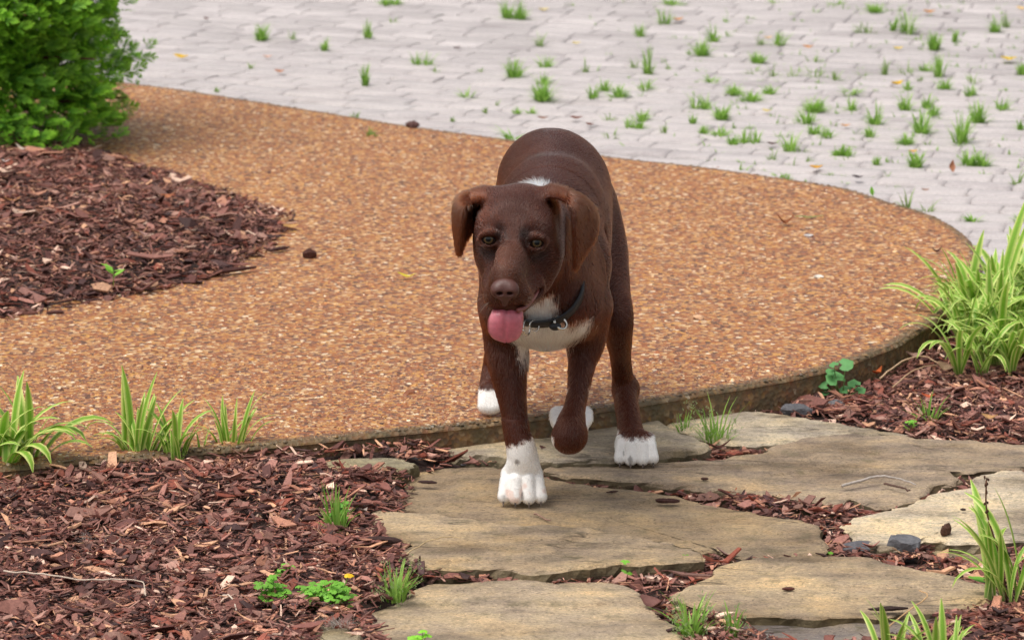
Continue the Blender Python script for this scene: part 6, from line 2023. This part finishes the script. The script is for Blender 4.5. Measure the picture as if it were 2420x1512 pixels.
# ---- claws -----------------------------------------------------------------
m_claw, nt, b = new_mat("claw_horn")
nn_ = noise(nt, tex_coord(nt), 300, 2)
cr = ramp(nt, nn_.outputs[0], [(0.35, (0.05, 0.04, 0.036)), (0.65, (0.22, 0.17, 0.14))])
nt.links.new(cr.outputs[0], b.inputs["Base Color"]); b.inputs["Roughness"].default_value = 0.35
for T, off in toes_a + toes_b:
    T = T + np.array([0, 0.0035, 0])
    P_ = [T + np.array([off * 0.03, -0.006, -0.001]), T + np.array([off * 0.05, -0.0105, -0.004]), T + np.array([off * 0.05, -0.0125, -0.0080]), T + np.array([off * 0.05, -0.0130, -0.0112])]
    V_, F_ = tube(catmull(P_, 3, False), np.linspace(0.0022, 0.0008, 10), 6)
    obj("claw", mesh_np("claw", V_, F_, m_claw), dog)

# ---- whiskers -------------------------------------------------------------
mbw = MB(); rw = np.random.default_rng(12)
for sx, px_, n_ in ((-1, 1160, 6), (1, 1240, 6)):
    for i in range(n_):
        p0 = np.array(W(px_ + rw.uniform(-8, 8), rw.uniform(690, 716), -0.232))
        d = np.array([sx * rw.uniform(0.6, 1.0), -0.2 + rw.normal(0, 0.15), rw.uniform(-0.7, 0.05)]); d /= np.linalg.norm(d); L = rw.uniform(0.014, 0.028)
        V_, F_ = tube(catmull([p0, p0 + d * L * 0.5, p0 + d * L + (0, 0, -0.006)], 3, False), np.linspace(0.00014, 0.00005, 7), 4); mbw.add(V_, F_, (0.30, 0.25, 0.21))
obj("whiskers", mbw.mesh("whiskers", vc_mat("whisker", 0.4, 0.4)), dog)

# ---- collar ------------------------------------------------------------------
def collar():
    p1, p2, p3 = np.array(W(1250, 772, -0.075)), np.array(W(1342, 672, -0.035)), np.array(W(1245, 560, 0.035))
    ax = np.cross(p2 - p1, p3 - p1); ax /= np.linalg.norm(ax)
    if ax[2] < 0: ax = -ax
    c0 = np.array(W(1262, 672, -0.030)); c0 = c0 - ax * ((c0 - p1) @ ax)
    e1 = np.cross(ax, np.array([0, 1.0, 0])); e1 /= np.linalg.norm(e1); e2 = np.cross(ax, e1)
    ring = []
    for k in range(72):
        a = 2 * math.pi * k / 72
        d = e1 * math.cos(a) + e2 * math.sin(a)
        ts = np.arange(0.02, 0.13, 0.001)
        s = FD.sample(c0 + d * ts[:, None])
        out = np.nonzero(s > 0)[0]
        ring.append((ts[out[0]] if len(out) else 0.075))
    ring = np.array(ring)
    ring = np.minimum(ring, 0.066)
    for _ in range(6): ring = (np.roll(ring, 1) + 2 * ring + np.roll(ring, -1)) / 4
    return c0, ax, e1, e2, ring + 0.0075
c0, cax, ce1, ce2, cring = collar()
mb = MB()
V_, F_ = [], []
nk = len(cring)
for k in range(nk):
    a = 2 * math.pi * k / nk
    d = ce1 * math.cos(a) + ce2 * math.sin(a)
    p = c0 + d * cring[k]
    for (s, t) in ((-0.0085, 0.0), (-0.0075, 0.0022), (0.0075, 0.0022), (0.0085, 0.0), (0.0075, -0.0018), (-0.0075, -0.0018)):
        V_.append(p + cax * s + d * t)
for k in range(nk):
    for j in range(6):
        F_.append((k * 6 + j, k * 6 + (j + 1) % 6, ((k + 1) % nk) * 6 + (j + 1) % 6, ((k + 1) % nk) * 6 + j))
m_col, nt, b = new_mat("collar_webbing")
wv = N(nt, "TexWave"); wv.inputs["Scale"].default_value = 260; nt.links.new(tex_coord(nt), wv.inputs["Vector"])
b.inputs["Base Color"].default_value = (0.012, 0.013, 0.016, 1); b.inputs["Roughness"].default_value = 0.45
bump(nt, b, wv.outputs["Color"], 0.4, 0.0008)
coll = obj("collar", mesh_np("collar", V_, F_, m_col), dog)
m_met, nt, b = new_mat("collar_metal")
b.inputs["Base Color"].default_value = (0.72, 0.69, 0.62, 1); b.inputs["Metallic"].default_value = 1.0; b.inputs["Roughness"].default_value = 0.22

def ring_mesh(c, rad, wire, nrm, arc=1.0, sq=(1, 1)):
    nrm = np.asarray(nrm, float); nrm /= np.linalg.norm(nrm)
    a = np.cross(nrm, [0, 0, 1.0]); a /= np.linalg.norm(a); b_ = np.cross(nrm, a)
    t = np.linspace(0, 2 * math.pi * arc, 25)
    P = np.array([c + a * math.cos(x) * rad * sq[0] + b_ * math.sin(x) * rad * sq[1] for x in t])
    return tube(P, wire, 8)

# metal rings and tag hung from the collar
def on_collar(u, v):
    best = min(range(len(cring)), key=lambda k: np.linalg.norm(np.array(project(c0 + (ce1 * math.cos(2 * math.pi * k / nk) + ce2 * math.sin(2 * math.pi * k / nk)) * cring[k])) - (u, v)) if (ce1 * math.cos(2 * math.pi * k / nk) + ce2 * math.sin(2 * math.pi * k / nk))[1] < 0.3 else 1e9)
    a = 2 * math.pi * best / nk
    d = ce1 * math.cos(a) + ce2 * math.sin(a)
    return c0 + d * (cring[best] + 0.004), d
def project(p):
    q = np.asarray(p) - CAM
    w = q @ _FW
    return 1210 + FPX * (q @ _RT) / w, 755 - FPX * (q @ _UP) / w
pa, da = on_collar(1242, 775)
V_, F_ = ring_mesh(pa + (0, -0.003, -0.004), 0.0098, 0.0014, (0.75, -0.5, 0.15), sq=(0.85, 1.1)); obj("d_ring", mesh_np("d_ring", V_, F_, m_met), coll)
pb, db = on_collar(1262, 756)
V_, F_ = ring_mesh(pb + (0, -0.002, 0.001), 0.0080, 0.0010, (0.5, -0.85, 0.2)); obj("split_ring", mesh_np("split_ring", V_, F_, m_met), coll)
pc, dc = on_collar(1304, 724)
V_, F_ = ring_mesh(pc + dc * 0.002, 0.0105, 0.0020, (0.4, -0.6, 0.6), sq=(0.9, 1.0)); obj("slide_ring", mesh_np("slide_ring", V_, F_, m_met), coll)
V_, F_ = uv_ball(pc + dc * 0.003 + (-0.008, -0.004, -0.004), 0.0065, 14, 10, (1.4, 0.8, 0.9)); obj("buckle", mesh_np("buckle", V_, F_, m_col), coll)
